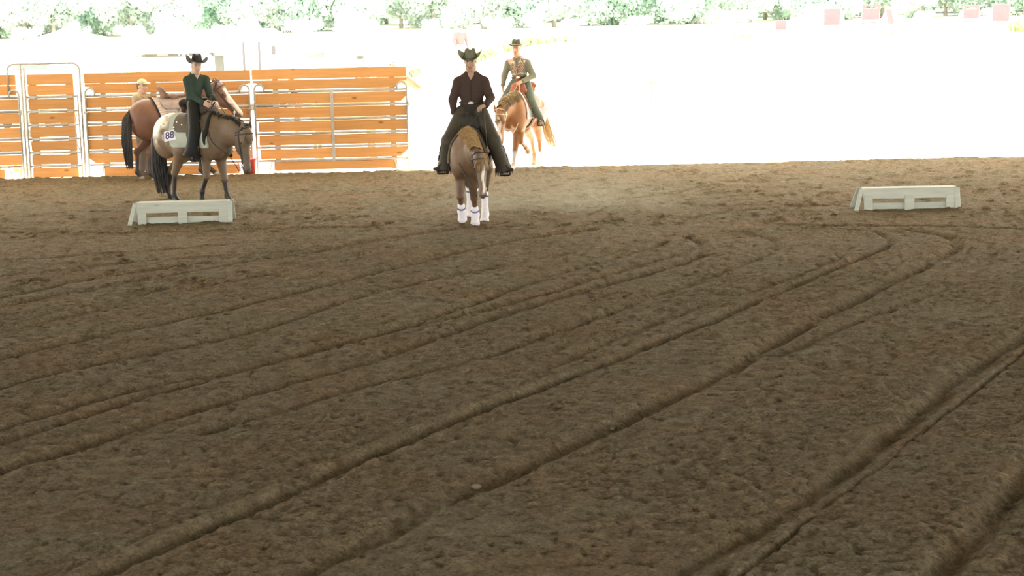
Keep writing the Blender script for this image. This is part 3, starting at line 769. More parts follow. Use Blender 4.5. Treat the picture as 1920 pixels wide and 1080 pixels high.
def make_saddle(rig, F, S, xs, label, col, skirt_col, stirrups, fender_dx=(.02, .02), silver=False, drop=.27, swell=None):
    zb = back_z(F, xs); zf = back_z(F, xs+.2)
    rb = rig.root('western_saddle', (xs*S, 0, zb*S), label=label, cat='saddle')
    lm = M['leather']
    def pc(VF, name, c): V, Fq = VF; return put(rb, name, VF, lm, np.tile(np.array(c), (len(V), 1)))
    cut = lambda x, y, z: rrect(x+.15*(z-zb), z, xs-.02, zb, .34, drop, .09)
    pc(shell(F, S, (xs-.45, -.5, .85), (xs+.4, .5, 1.8), .016, .042, .0095, cut), 'skirt', skirt_col)
    f = Field(); rot = np.array([[math.cos(.5), 0, math.sin(.5)], [0, 1, 0], [-math.sin(.5), 0, math.cos(.5)]])
    f.el((xs-.02, 0, zb+.045), (.24, .135, .045), .05).el((xs-.27, 0, zb+.135), (.032, .17, .105), .03, rot).rc((xs-.22, -.12, zb+.06), (xs-.22, .12, zb+.06), .045, .045, .04)
    f.rc((xs-.1, -.1, zb+.02), (xs-.1, .1, zb+.02), .06, .06, .05)
    pc((lambda v: (v[0]*S, v[1]))(f.mesh(.011)), 'seat', col)
    f = Field().el((xs+.20, 0, zf+.10), (.055, .15, .095), .04).rc((xs+.2, -.13, zf+.02), (xs+.2, .13, zf+.02), .05, .05, .05)
    pc((lambda v: (v[0]*S, v[1]))(f.mesh(.011)), 'swell', swell or col)
    f = Field().rc((xs+.21, 0, zf+.16), (xs+.25, 0, zf+.25), .024, .017, .02).el((xs+.255, 0, zf+.26), (.042, .036, .011), .01)
    pc((lambda v: (v[0]*S, v[1]))(f.mesh(.007)), 'horn', tuple(x*1.1 for x in col))
    for s_, key in ((1, 'L'), (-1, 'R')):
        if key not in stirrups: continue
        st = np.array(stirrups[key], float)         # stirrup tread, true metres
        fx = xs+fender_dx[0 if s_ > 0 else 1]; zt = st[2]/S+.12
        top = np.array([fx, s_*.2, zb-.1])
        def cutf(x, y, z):
            t = np.clip((top[2]-z)/(top[2]-zt), 0, 1); cx = fx+(st[0]/S-fx)*t
            return np.maximum(np.abs(x-cx)-(.05+.06*np.sin(np.clip(t, 0, 1)*3.0)), -s_*y+.02)
        V, Fq = shell(F, S, (xs-.4, -.6, max(zt, .72)), (xs+.4, .6, zb-.04), .04, .062, .0095, cutf)
        if len(V): pc((V, Fq), 'fender', skirt_col)
        mb = MB(); y_ = st[1]
        arch = [(st[0], y_-.062, st[2]), (st[0], y_-.066, st[2]+.05), (st[0], y_-.05, st[2]+.11), (st[0], y_, st[2]+.14), (st[0], y_+.05, st[2]+.11), (st[0], y_+.066, st[2]+.05), (st[0], y_+.062, st[2])]
        mb.tube(arch, .012, 6); mb.box((st[0]-.04, y_-.066, st[2]-.012), (st[0]+.04, y_+.066, st[2]+.008), .004)
        mb.tube([(st[0], y_, st[2]+.13), (st[0]*.6+.4*(fx*S), y_*.9+.1*s_*.3, st[2]+.24)], .014, 6)
        putmb(rb, 'stirrup', mb, M['strap'])
    V, Fq = shell(F, S, (xs+.06, -.5, .6), (xs+.16, .5, zb-.2), .004, .02, .0095)
    pc((V, Fq), 'cinch', (.05, .045, .04))
    if silver:
        for s_ in (1, -1):
            for (dx, dz) in ((-.27, -.12), (.2, -.1), (-.14, -.16), (.1, -.2), (-.3, -.2)):
                x = xs+dx; zz = zb+dz; y = np.linspace(.02, .45, 90); d = F.at(np.c_[np.full(90, x), s_*y, np.full(90, zz)]); j = np.argmin(np.abs(d-.044))
                f = Field().el(np.array((x, s_*y[j], zz))*S, (.016, .010, .016)); put(rb, 'concho', f.mesh(.005), M['silver'])
    return rb
def make_bridle(rig, F, S, label, hands, mat='strap', rein_mat='strap', sag=.06, bosal=False):
    p, e1, e2, e3 = F.head; e2l = e2 if e2[1] > 0 else -e2
    c0 = (p+e1*.2-e3*.08)*S
    rb = rig.root('bridle', c0, label=label, cat='bridle')
    lo, hi = p-.75, p+.75
    def slab(fn_):
        def cut(x, y, z):
            qx, qy, qz = (x-p[0])/F.hs, (y-p[1])/F.hs, (z-p[2])/F.hs
            return fn_(qx*e1[0]+qy*e1[1]+qz*e1[2], qx*e2[0]+qy*e2[1]+qz*e2[2], qx*e3[0]+qy*e3[1]+qz*e3[2])
        return cut
    cheek = lambda a, b_, c: np.maximum(np.maximum(np.abs(c+.075+.10*(a-.05))-.012, np.maximum(-.03-a, a-.49)), .03-np.abs(b_))
    brow = lambda a, b_, c: np.maximum(np.abs(a-.045)-.012, -.13-c)
    crown = lambda a, b_, c: np.maximum(np.abs(a+.02+.4*(c+.03))-.014, np.maximum(np.abs(b_)-.12, -.12-c))
    allc = lambda a, b_, c: np.minimum(np.minimum(cheek(a, b_, c), brow(a, b_, c)), crown(a, b_, c))
    V, Fq = shell(F, S, lo, hi, -.003, .009, .008, slab(allc)); put(rb, 'headstall', (V, Fq), M[mat])
    ends = {}
    for s_, sd_ in ((1, e2l), (-1, -e2l)):
        m = (p+(e1*.475+sd_*.055-e3*.115)*F.hs)*S
        mb = MB(); mb.tube([m+e3*.03*S-e1*.03, m, m-e3*.05+e1*.05, m-e3*.08+e1*.07], .008, 6); loop_tube(mb, m, e1, e3, .022, .022, .005)
        putmb(rb, 'bit_shank', mb, M['silver']); ends[s_] = m-e3*.08+e1*.07
    for s_, hnd in hands.items():
        a, b_ = ends[s_], np.array(hnd[-1], float); pts = [a]
        mid = [np.array(q, float) for q in hnd[:-1]]
        if not mid: mid = [a*.66+b_*.34+np.array([0, s_*.06, -sag]), a*.33+b_*.67+np.array([0, s_*.08, -sag])]
        K = [a]+mid+[b_]; n = len(K); dense = []
        for t in np.linspace(0, n-1, 16):
            j = min(int(t), n-2); u_ = t-j; p0 = K[max(j-1, 0)]; p1, p2 = K[j], K[j+1]; p3 = K[min(j+2, n-1)]
            dense.append(.5*((2*p1)+(-p0+p2)*u_+(2*p0-5*p1+4*p2-p3)*u_**2+(-p0+3*p1-3*p2+p3)*u_**3))
        mb = MB(); mb.tube(dense, .0075, 5); putmb(rb, 'rein', mb, M[rein_mat])
    return rb

# ---------------------------------------------------------------- people
def hand(F, w, d, n, side, curl=.5, s=1.0, col=None):
    """palm, four unequal jointed fingers and a thumb; d towards the knuckles, n the palm side, side = +1/-1 picks the thumb edge"""
    w = np.array(w, float); d = nrm(d); n = nrm(np.array(n, float)-d*(d@np.array(n, float))); e = np.cross(n, d)*side
    F.rc(w, w+d*.03*s, .026*s, .028*s, .015, col=col)
    F.el(w+d*.055*s, (.05*s, .041*s, .017*s), .012, np.array([d, e, n]), col=col)
    for i_, (L_, o) in enumerate(((.076, .033), (.086, .011), (.080, -.011), (.062, -.031))):
        p = w+d*(.092-.004*abs(i_-1.3))*s+e*o*s; dd = nrm(d+e*(o*3)); a = curl*.5
        for j, fr in enumerate((.46, .30, .24)):
            c_, s_ = math.cos(a), math.sin(a); u_ = dd*c_+n*s_; q = p+u_*L_*fr*s
            F.rc(p, q, (.0098-.0008*j)*s, (.0092-.0008*j)*s, .004, col=col); p = q; a += curl*(.95-.1*j)
    p = w+d*.03*s+e*.032*s
    for u_, L_ in ((nrm(d*.65+e*.7+n*.25), .045), (nrm(d*.8+e*.15+n*.55*(.4+curl)), .036), (nrm(d*.75-e*.15+n*.6*(.4+curl)), .028)):
        q = p+u_*L_*s; F.rc(p, q, .0122*s, .0105*s, .006, col=col); p = q
def head_prims(F, J, skin, s=1.0):
    c = np.array(J['head'], float); f = nrm(J['hf']); u_ = np.array(J.get('hu', (0, 0, 1)), float); u_ = nrm(u_-f*(f@u_)); l = np.cross(u_, f)
    h = lambda a, b_, z: c+(f*a+l*b_+u_*z)*s
    Mx = np.array([f, l, u_]); dk = tuple(x*.55 for x in skin); lip = (skin[0]*.85, skin[1]*.55, skin[2]*.5)
    F.el(h(-.01, 0, .035), np.array((.098, .076, .092))*s, .03, Mx).el(h(.022, 0, -.045), np.array((.072, .062, .085))*s, .04, Mx)
    F.el(h(.055, 0, -.105), np.array((.030, .034, .024))*s, .03, Mx).rc(h(.0, -.05, -.075), h(.05, -.02, -.105), .026*s, .02*s, .03).rc(h(.0, .05, -.075), h(.05, .02, -.105), .026*s, .02*s, .03)
    F.rc(h(.086, 0, .015), h(.112, 0, -.032), .010*s, .0155*s, .012).el(h(.10, .012, -.036), np.array((.012, .010, .009))*s, .008, Mx).el(h(.10, -.012, -.036), np.array((.012, .010, .009))*s, .008, Mx)
    for b_ in (1, -1):
        F.rc(h(.086, b_*.014, .030), h(.070, b_*.05, .028), .011*s, .010*s, .012, col=dk)
        F.el(h(.097, b_*.032, .010), np.array((.014, .016, .008))*s, .01, Mx, sub=True)
        F.el(h(-.008, b_*.077, -.005), np.array((.022, .009, .032))*s, .008, Mx)
        F.el(h(.062, b_*.04, -.03), np.array((.025, .024, .02))*s, .02, Mx)
    F.rc(h(.090, -.018, -.066), h(.090, .018, -.066), .0085*s, .0085*s, .006, col=lip).rc(h(.087, -.014, -.078), h(.087, .014, -.078), .008*s, .008*s, .006, col=lip)
    F.rc(h(-.02, 0, -.06), np.array(J['neck'], float), .056*s, .058*s, .03)
    return h, Mx
def person(rig, label, J, skin, shirt, pants, boot, h=.0068, s=1.0, sleeve=True, chaps=None, collar=True, curl=(.5, .5), belt=None, hair=None, shirt_paint=None, legs=True, shirt_m='cloth', wide=1.0, flare=(.10, .12), vneck=.10):
    g = lambda k: np.array(J[k], float)
    pel = g('pelvis'); rb = rig.root('person', (pel[0], pel[1], 0 if J.get('stand') else pel[2]), label=label, cat='person')
    F = Field(); head, Mx = head_prims(F, J, skin, s)
    tf = nrm(J['tf']); tu = nrm(g('neck')-pel); tf = nrm(tf-tu*(tf@tu)); tl = np.cross(tu, tf); MT = np.array([tf, tl, tu])
    ch = g('neck')-tu*.20*s; wa = pel*.6+g('neck')*.4-tu*.02
    F.el(ch, np.array((.10, .145*wide, .18))*s, .05, MT).el(wa, np.array((.085, .12*wide, .16))*s, .05, MT).el(pel, np.array((.10, .145*wide, .12))*s, .05, MT)
    F.rc(g('neck')-tu*.01, g('neck')-tu*.1, .06*s, .07*s, .04)
    for k in 'LR':
        F.rc(g('sh'+k), g('el'+k), .054*s, .042*s, .03).rc(g('el'+k), g('wr'+k), .041*s, .027*s, .02).rc(g('neck')-tu*.06, g('sh'+k), .05*s, .05*s, .04)
        if 'hd'+k in J: hand(F, J['wr'+k], J['hd'+k], J['hn'+k], (1 if k == 'L' else -1)*J.get('hs'+k, 1), curl[0 if k == 'L' else 1], s)
        else: F.el(g('wr'+k)+nrm(g('wr'+k)-g('el'+k))*.06*s, np.array((.05, .04, .04))*s, .02)
        if legs: F.rc(g('hip'+k), g('kn'+k), .08*s, .052*s, .04).rc(g('kn'+k), g('an'+k), .05*s, .033*s, .02).rc(g('an'+k), g('an'+k)*.45+g('to'+k)*.55, .026*s, .016*s, .02)
    V, Fq = F.mesh(h); put(rb, 'body', (V, Fq), M['skin'], F.colors(V, skin, .006))
    if s > .8 and h < .009:
        for b_ in (1, -1):
            f = Field().el(head(.0795, b_*.032, .009), (.0085, .0115, .0065), .01, Mx); put(rb, 'eye', f.mesh(.004), M['eye'])
    # shirt
    f = Field(); e = .016*s
    f.el(ch, np.array((.118, .165*wide, .19))*s, .05, MT).el(wa, np.array((.112, .152*wide, .18))*s, .05, MT).el(pel+tu*.06, np.array((.118, .155*wide, .07))*s, .04, MT)
    for k in 'LR':
        a, b_, c = g('sh'+k), g('el'+k), g('wr'+k)
        f.rc(g('neck')-tu*.065*s, a-tu*.005, .058*s, .062*s, .05).rc(a, b_, .072*s, .060*s, .035)
        if sleeve: f.rc(b_, c*.97+b_*.03, .060*s, .042*s, .025).rc(c*.93+b_*.07, c, .043*s, .045*s, .006)
    f.rc(g('neck')-tu*.1, g('neck')-tu*.045, .085*s, .062*s, .03)
    hs = max(h, .0085) if h < .01 else h
    ng = g('neck')
    def vcut(A, x, y, z):
        qf = (x-ng[0])*tf[0]+(y-ng[1])*tf[1]+(z-ng[2])*tf[2]; ql = (x-ng[0])*tl[0]+(y-ng[1])*tl[1]+(z-ng[2])*tl[2]; qu = (x-ng[0])*tu[0]+(y-ng[1])*tu[1]+(z-ng[2])*tu[2]
        return np.maximum(A, -np.maximum(np.maximum(np.abs(ql)-.62*(qu+vneck), .0-qf), qu-.05)*.8)
    V, Fq = f.mesh(hs, fn=vcut if vneck else None); C = f.colors(V, shirt)
    if shirt_paint is not None: C = shirt_paint((V-ch)@MT.T, C)
    put(rb, 'shirt', (V, Fq), M[shirt_m], C)
    if collar:
        f2 = Field()
        nk = g('neck')
        for b_ in (1, -1):
            prev = nk-tf*.065*s-tu*.005
            for t in (.4, .8, 1.2): 
                q = nk-tf*math.cos(t*1.9)*.066*s+tl*b_*math.sin(t*1.9)*.07*s-tu*(.01+.022*t); f2.rc(prev, q, .019*s, .019*s, .01); prev = q
            f2.rc(prev, nk+tf*.100*s+tl*b_*.062*s-tu*.075*s, .024*s, .007*s, .01)
        V, Fq = f2.mesh(min(hs, .009)); put(rb, 'collar', (V, Fq), M[shirt_m], np.tile(np.array(shirt)*1.08, (len(V), 1)))
    if legs:
        f = Field().el(pel, np.array((.128, .168*wide, .13))*s, .04, MT)
        for k in 'LR':
            f.rc(g('hip'+k), g('kn'+k), .104*s, .078*s, .05).rc(g('kn'+k), g('an'+k)*.9+g('kn'+k)*.1, .074*s, .062*s, .03)
        V, Fq = f.mesh(hs); put(rb, 'trousers', (V, Fq), M['cloth'], np.tile(np.array(pants), (len(V), 1)))
        for k in 'LR':
            f = Field(); a, t = g('an'+k), g('to'+k); d = nrm(t-a); dn = np.array([0, 0, -1.])
            heel = a-d*.03+dn*.035; f.rc(a*.75+g('kn'+k)*.25, a, .052*s, .046*s, .02).rc(heel, a+d*.07+dn*.035, .038*s, .042*s, .03).rc(a+d*.07+dn*.035, t+dn*.045, .042*s, .022*s, .02)
            f.rc(heel+dn*.02, heel+dn*.045, .028*s, .026*s, .005)
            V, Fq = f.mesh(hs); put(rb, 'boot', (V, Fq), M['leather'], np.tile(np.array(boot), (len(V), 1)))
    if chaps is not None:
        rd = np.random.default_rng(5)
        for k in 'LR':
            f = Field(); hp_, kn, an = g('hip'+k), g('kn'+k), g('an'+k)
            dn_ = nrm(an-kn)
            f.rc(hp_, kn, .118*s, .10*s, .05).rc(kn, an, .098*s, flare[0]*s, .04).rc(an-dn_*.05, an+dn_*.015, flare[0]*s, flare[1]*s, .03)
            V, Fq = f.mesh(.0095, fn=lambda A, x, y, z: np.maximum(A, ((x-an[0])*dn_[0]+(y-an[1])*dn_[1]+(z-an[2])*dn_[2])-.02))
            put(rb, 'chaps', (V, Fq), M['leather'], np.tile(np.array(chaps), (len(V), 1)))
            mb = MB()
            if J.get('fringe'):
                out = np.array([0, 1 if k == 'L' else -1, 0.])
                for t in np.linspace(.05, .97, 46):
                    p = kn+(an-kn)*t+out*.09+np.array([-.03, 0, 0]); q = p+out*.035+np.array([-.03, 0, -.11])+rd.normal(size=3)*.012
                    mb.tube([p, (p+q)/2+out*.012, q], [.006, .005, .003], 4, False)
                for t in np.linspace(0, 2*math.pi, 26):
                    p = an+dn_*.005+np.array([math.cos(t), math.sin(t), 0])*(flare[1]-.01); q = p+np.array([0, 0, -.085-.03*rd.random()])+rd.normal(size=3)*.008; mb.tube([p, q], [.006, .003], 4, False)
                putmb(rb, 'fringe', mb, M['strap'])
    if belt is not None:
        mb = MB(); c = pel+tu*.105*s
        loop_tube(mb, c, tf, tl, .117*s, .153*s*wide, .018, 28, 6); putmb(rb, 'belt', mb, M['strap'])
        f = Field().el(c+tf*.128*s, (.014, .040, .030), .01, MT); put(rb, 'belt_buckle', f.mesh(.006), M[belt])
    if hair is not None:
        f = Field(); f.el(head(-.022, 0, .03), np.array((.095, .083, .092))*s, .02, Mx).el(head(-.055, 0, -.03), np.array((.05, .068, .06))*s, .03, Mx)
        cutp, hfv, huv = head(.02, 0, 0), Mx[0], Mx[2]
        V, Fq = f.mesh(max(h, .007), fn=lambda A, x, y, z: np.maximum(A, ((x-cutp[0])*hfv[0]+(y-cutp[1])*hfv[1]+(z-cutp[2])*hfv[2])*.9+.012))
        put(rb, 'hair', (V, Fq), M['coat'], np.tile(np.array(hair), (len(V), 1)))
    return rb, head, Mx
def cowboy_hat(rb, head, Mx, mat, band, crown_h=.125, side_curl=.075, brim=.10, front_dip=.015, s=1.0, sit=.062, tilt=.0, name='hat'):
    f, l, u_ = Mx; c = head(-.012, 0, sit)
    th = np.linspace(0, 2*math.pi, 41)[:-1]; a0, b0 = .112*s, .088*s; V = []; rows = 0
    prof = [(.02, 1.0), (.45, .99), (.72, .96), (.86, .90), (.95, .6), (1.0, .18), (1.0, 0.0)]      # radius fraction, height
    for r_, hgt in prof[:-1][:5]:
        for t in th:
            X = math.cos(t)*a0*r_*(.86 if hgt > .5 else .95); Y = math.sin(t)*b0*r_*(.86 if hgt > .5 else .95)
            z = crown_h*hgt*s-.030*s*math.exp(-(Y/(.026*s))**2)*(hgt > .85)-(.012*s*math.exp(-((X-.07*s)/.03)**2)*(1 if abs(Y) > .02*s and hgt > .85 else 0))
            z += .012*s*(-X/a0)*(hgt > .85)
            V.append((X, Y, z))
        rows += 1
    for r_ in (1.0,):
        for t in th: V.append((math.cos(t)*a0, math.sin(t)*b0, .012*s))
        rows += 1
    for q in range(0, 7):
        w = q/6
        for t in th:
            sn = abs(math.sin(t)); rr = w*brim*s*(1.0-.10*sn)
            lat = math.sin(t)*(b0+rr*(1-.30*w*sn**2)); fw = math.cos(t)*(a0+rr)
            z = side_curl*s*(sn**2.2)*w**1.5-front_dip*s*(abs(math.cos(t))**2)*w**1.3
            V.append((fw, lat, z))
        rows += 1
    V = np.array(V); n = len(th)
    i = np.arange(rows-1)[:, None]*n; j = np.arange(n)[None]
    Fq = np.stack([i+j, i+n+j, i+n+(j+1) % n, i+(j+1) % n], -1).reshape(-1, 4)
    ct, st = math.cos(tilt), math.sin(tilt); f2 = f*ct-u_*st; u2 = f*st+u_*ct
    W = lambda V: c+V[:, :1]*f2+V[:, 1:2]*l+V[:, 2:]*u2
    me = np_mesh(name, W(V)-rb[1], Fq, True); o = link_mesh(name, me, M[mat], rb[0])
    md = o.modifiers.new('thick', 'SOLIDIFY'); md.thickness = .006; md.offset = 0
    me2 = MB(); pts = np.array([(math.cos(t)*a0*1.0, math.sin(t)*b0*1.0, .020*s) for t in np.linspace(0, 2*math.pi, 33)]); me2.tube(W(pts), .009*s, 6, False)
    me2.v = [v-rb[1] for v in me2.v]; bo = me2.build('hat_band', M[band], o, None, True)
    return o
M['felt_grey'] = plain('grey_green_felt', (.165, .165, .11), .9, .1, 30)
M['felt_black'] = plain('black_felt', (.026, .025, .026), .85, .2, 30)  # black lifted slightly, haze put into the felt colour
M['felt_dark'] = plain('charcoal_felt', (.06, .065, .055), .85, .15, 30)
M['band_tan'] = plain('tan_hat_band', (.5, .40, .18), .6, .1, 20)

# ================================================================ horse one: chestnut walking up the middle
def legs_dark(C, V, legs, col, t0=-.1, t1=.5, r=.11):
    for nm, P in legs.items():
        d, t = seg_t(V, P); m = (d < r)*(1-sstep(r*.7, r, d))*sstep(t0, t1, t)*(V[:, 2] < .75); C = lerp(C, col, m)
    return C
def hoofs_back(C, V, legs, col):
    for nm, P in legs.items():
        c_, t_ = P[3], P[4]; u_ = nrm(t_-c_); tt = (V-c_)@u_; m = (np.linalg.norm(V-(c_+t_)/2, axis=1) < .11)*sstep(-.005, .006, tt); C = lerp(C, col, m)
    return C
S1 = .955
M['hair_tan'] = plain('tan_horse_hair', (.235, .165, .085), .55, .25, 30)
rig1 = Rig(-.525, 23.5, -95)
legs1 = dict(FL=leg_front(1, -.36, .05, .75, y=.055), FR=leg_front(-1, .30, .85, .10, y=.115, lift=.08), HL=leg_hind(1, -.20, .45, -.18, .75, y=.15), HR=leg_hind(-1, -.42, .95, .30, .55, y=.12))
F1 = horse_field(legs1, [(.42, .03, 1.13), (.70, .115, 1.12), (.93, .215, 1.03)], [.25, .18, .12], (.97, .26, 1.08), (.15, .06, -1), (-.45, 1, 0), hoof=(.13, .10, .075), ears=.85, nq=.46)
def paint1(V, C):
    C = C*(1+.25*blotch(V, .5, 71))[:, None]
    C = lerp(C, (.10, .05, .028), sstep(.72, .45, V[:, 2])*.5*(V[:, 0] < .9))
    a, b_, c_ = head_uvw(V, F1); C = lerp(C, (.10, .065, .05), sstep(.44, .56, a)*(np.abs(b_) < .12)*.8*(np.abs(c_) < .25))
    return blaze(V, C, F1, .12, .52, .020)
mn1 = mane_mb(F1, [(.32, .02), (.45, .045), (.60, .085), (.74, .13), (.86, .18), (.93, .22)], -1, .17, 620, 3, .2, .0045)
mn1b = mane_mb(F1, [(.36, .03), (.60, .085), (.74, .13), (.9, .20)], 1, .12, 260, 4, 0, .0045)
mn1.v += mn1b.v; mn1.f4 += [q+mn1.n for q in mn1b.f4]; mn1.n += mn1b.n
h1 = make_horse(rig1, 'chestnut horse with white face stripe and white leg boots walking forward, head low', F1, S1, (.150, .092, .053), paint1, mn1,
                tail_mb([(-.80, 0, 1.22), (-.92, 0, 1.05), (-.95, .02, .6), (-.93, .03, .35)], [.03, .06, .07, .03], 110, 2), legs=legs1, hair_m='hair_flax', hair_t='hair_brown')
for nm, P in legs1.items():
    fr = nm[0] == 'F'; k_, f_, c_, t_ = [np.array(p)*S1 for p in P[1:]]
    top = f_+(k_-f_)*(.36 if fr else .92); rb = rig1.root('leg_boot', c_, label={'FL': 'white boot with a blue band on the planted near foreleg of the chestnut horse', 'FR': 'white boot on the lifted foreleg of the chestnut horse', 'HL': 'white boot with a blue band on the hind leg under the chestnut horse\'s muzzle', 'HR': 'tall white boot glimpsed between the chestnut horse\'s forelegs'}[nm], cat='leg boot', group='white boots on the chestnut horse')
    f = Field().rc(top, f_+(k_-f_)*.2, .052, .047, .01).rc(f_+(k_-f_)*.2, f_, .049, .058, .02).rc(f_, c_, .056, .058, .02)
    put(rb, 'cuff', f.mesh(.009), M['white_fabric'])
    f = Field().rc(c_-(t_-c_)*.1, c_+(t_-c_)*.42, .057, .066, .01); put(rb, 'bell', f.mesh(.009), M['white_fabric'])
    mb = MB(); q = f_+(k_-f_)*(.24 if fr else .76); d = nrm(k_-f_); x = nrm(np.cross(d, (0, 1, 0))); y = np.cross(d, x); loop_tube(mb, q, x, y, .050, .050, .013, 18, 6); putmb(rb, 'band', mb, M['blue_band'])
M['pad_dark'] = plain('dark_saddle_blanket', (.055, .045, .035), .9, .3, 25)
M['pad_edge'] = plain('brown_binding', (.12, .09, .06), .8, .2, 25)
make_blanket(rig1, F1, S1, -.50, .44, .46, 'dark saddle blanket under the rider on the chestnut horse', M['pad_dark'], M['pad_edge'])
make_saddle(rig1, F1, S1, -.02, 'dark western saddle on the chestnut horse in the middle', (.035, .032, .025), (.05, .042, .032), dict(L=(.23, .49, .70), R=(.26, -.37, .74)), silver=True)
def sp1(Q, C): return lerp(C, (.03, .022, .02), (np.abs(Q[:, 1]) < .006)*(Q[:, 0] > .05)*.8)
J1 = dict(pelvis=(-.03, .03, 1.58), neck=(-.005, .035, 2.125), head=(.035, .03, 2.245), hf=(.97, .0, -.16), tf=(1, .02, 0),
          shL=(-.01, .205, 1.965), shR=(-.0, -.145, 1.965), elL=(.0, .29, 1.745), elR=(-.01, -.23, 1.725), wrL=(.19, .25, 1.655), wrR=(.05, -.215, 1.555),
          hdL=(.55, -.75, -.25), hnL=(0, -.3, -1), hdR=(.12, .06, -1), hnR=(.1, 1, 0), hsR=1, hsL=1,
          hipL=(.0, .14, 1.54), hipR=(.0, -.09, 1.54), knL=(.29, .345, 1.17), knR=(.30, -.265, 1.18), anL=(.14, .455, .80), anR=(.17, -.335, .83), toL=(.25, .59, .82), toR=(.27, -.475, .85), fringe=True)
p1_, hd1, Mx1 = person(rig1, 'rider in dark brown shirt, fringed chaps and grey green hat on the chestnut horse', J1, (.42, .27, .19), (.060, .040, .032), (.04, .036, .028), (.06, .05, .036), chaps=(.060, .052, .038), curl=(.8, .35), belt='silver', hair=(.05, .035, .025), shirt_paint=sp1, wide=1.08, flare=(.092, .118), vneck=.13)
cowboy_hat(p1_, hd1, Mx1, 'felt_grey', 'felt_grey', .118, .105, .105, -.002, 1.05, .047, .03)
make_bridle(rig1, F1, S1, 'dark bridle with loose reins on the chestnut horse', {1: [(.55, .28, .95), (.25, .22, 1.60)], -1: [(.62, -.10, .92), (.40, -.16, 1.12), (.25, .19, 1.60)]}, sag=.1)

# ================================================================ horse two: bay with a spotted blanket, standing rider looking over
rig2 = Rig(-4.93, 26.95, -35)
legs2 = dict(FR=leg_front(-1, -.02, .42, .35, y=.16, lift=.05), FL=leg_front(1, .16, .0, .6, y=.15), HR=leg_hind(-1, -.14, .50, .12, .75, y=.15), HL=leg_hind(1, -.42, .86, .28, .6, y=.15))
F2 = horse_field(legs2, [(.42, 0, 1.13), (.73, .02, 1.14), (.98, .05, 1.08)], [.265, .19, .135], (1.03, .06, 1.155), (.10, .0, -1), (-.03, 1, 0), hoof=(.07, .06, .05), hs=1.10)
def paint2(V, C):
    C = C*(1+.2*blotch(V, .5, 72))[:, None]
    n = blotch(V, .16, 73); n2 = blotch(V, .055, 74)
    m = sstep(.02, .22, -V[:, 0]-.28+.35*(V[:, 2]-1.18)+.22*n)*sstep(1.0, 1.16, V[:, 2]+.12*n)*(V[:, 2] > .9)
    C = lerp(C, (.70, .67, .57), m*.97); C = lerp(C, (.23, .15, .09), m*sstep(.20, .27, n2)*.9)
    C = lerp(C, (.55, .5, .42), sstep(.24, .3, n2)*sstep(.25, .5, -V[:, 0])*sstep(.85, 1.0, V[:, 2])*.8)
    C = legs_dark(C, V, legs2, (.022, .018, .016), -.05, .3)
    a, b_, c_ = head_uvw(V, F2); hm = (a > -.1)*(np.abs(b_) < .13)*(np.abs(c_) < .26)*(V[:, 0] > .85)
    C = lerp(C, (.105, .085, .065), hm*sstep(.1, .35, a)*.75); C = lerp(C, (.05, .04, .04), hm*sstep(.5, .6, a)*.8)
    return C
h2 = make_horse(rig2, 'bay horse with white spotted rump, head lowered, behind the left white stand', F2, 1.02, (.155, .106, .066), paint2,
                mane_mb(F2, [(.32, 0), (.5, .0), (.68, .015), (.84, .035), (.95, .05), (1.01, .06)], 0, .10, 420, 5, .2, .005), tail_mb([(-.76, 0, 1.18), (-.86, .01, 1.02), (-.88, .03, .6), (-.82, .05, .12)], [.03, .085, .13, .10], 300, 6, .010), legs=legs2)
def pad_mat(name, c1, c2, sc=28):
    m, nt, b = new_mat(name); w = nt.nodes.new('ShaderNodeTexWave'); w.wave_type = 'BANDS'; w.bands_direction = 'Z'; w.inputs['Scale'].default_value = sc; w.inputs['Distortion'].default_value = 3.5; w.inputs['Detail'].default_value = 2; w.inputs['Detail Scale'].default_value = 6
    nt.links.new(coords(nt, 'Object'), w.inputs['Vector'])
    nt.links.new(ramp(nt, w.outputs['Fac'], [(.35, c1), (.6, c2)]), b.inputs['Base Color']); b.inputs['Roughness'].default_value = .9; return m
M['pad_woven'] = pad_mat('grey_green_woven_blanket', (.28, .31, .26), (.44, .47, .41))
M['fleece_black'] = plain('black_fleece', (.012, .012, .012), .95, .3, 60)
M['pale_edge'] = plain('pale_binding', (.40, .42, .36), .8, .1, 20)
bl2 = make_blanket(rig2, F2, 1.02, -.36, .42, .50, 'grey green woven saddle blanket with a number card, on the bay spotted horse', M['pad_woven'], None)
put(bl2, 'fleece', shell(F2, 1.02, (.34, -.5, .95), (.50, .5, 1.7), -.004, .035, .0095, lambda x, y, z: np.abs(x+.25*(z-1.42)-.40)-.045), M['fleece_black'])
put(bl2, 'binding', shell(F2, 1.02, (.24, -.5, .95), (.50, .5, 1.7), .0, .040, .0095, lambda x, y, z: np.abs(x+.25*(z-1.42)-.345)-.014), M['pale_edge'])
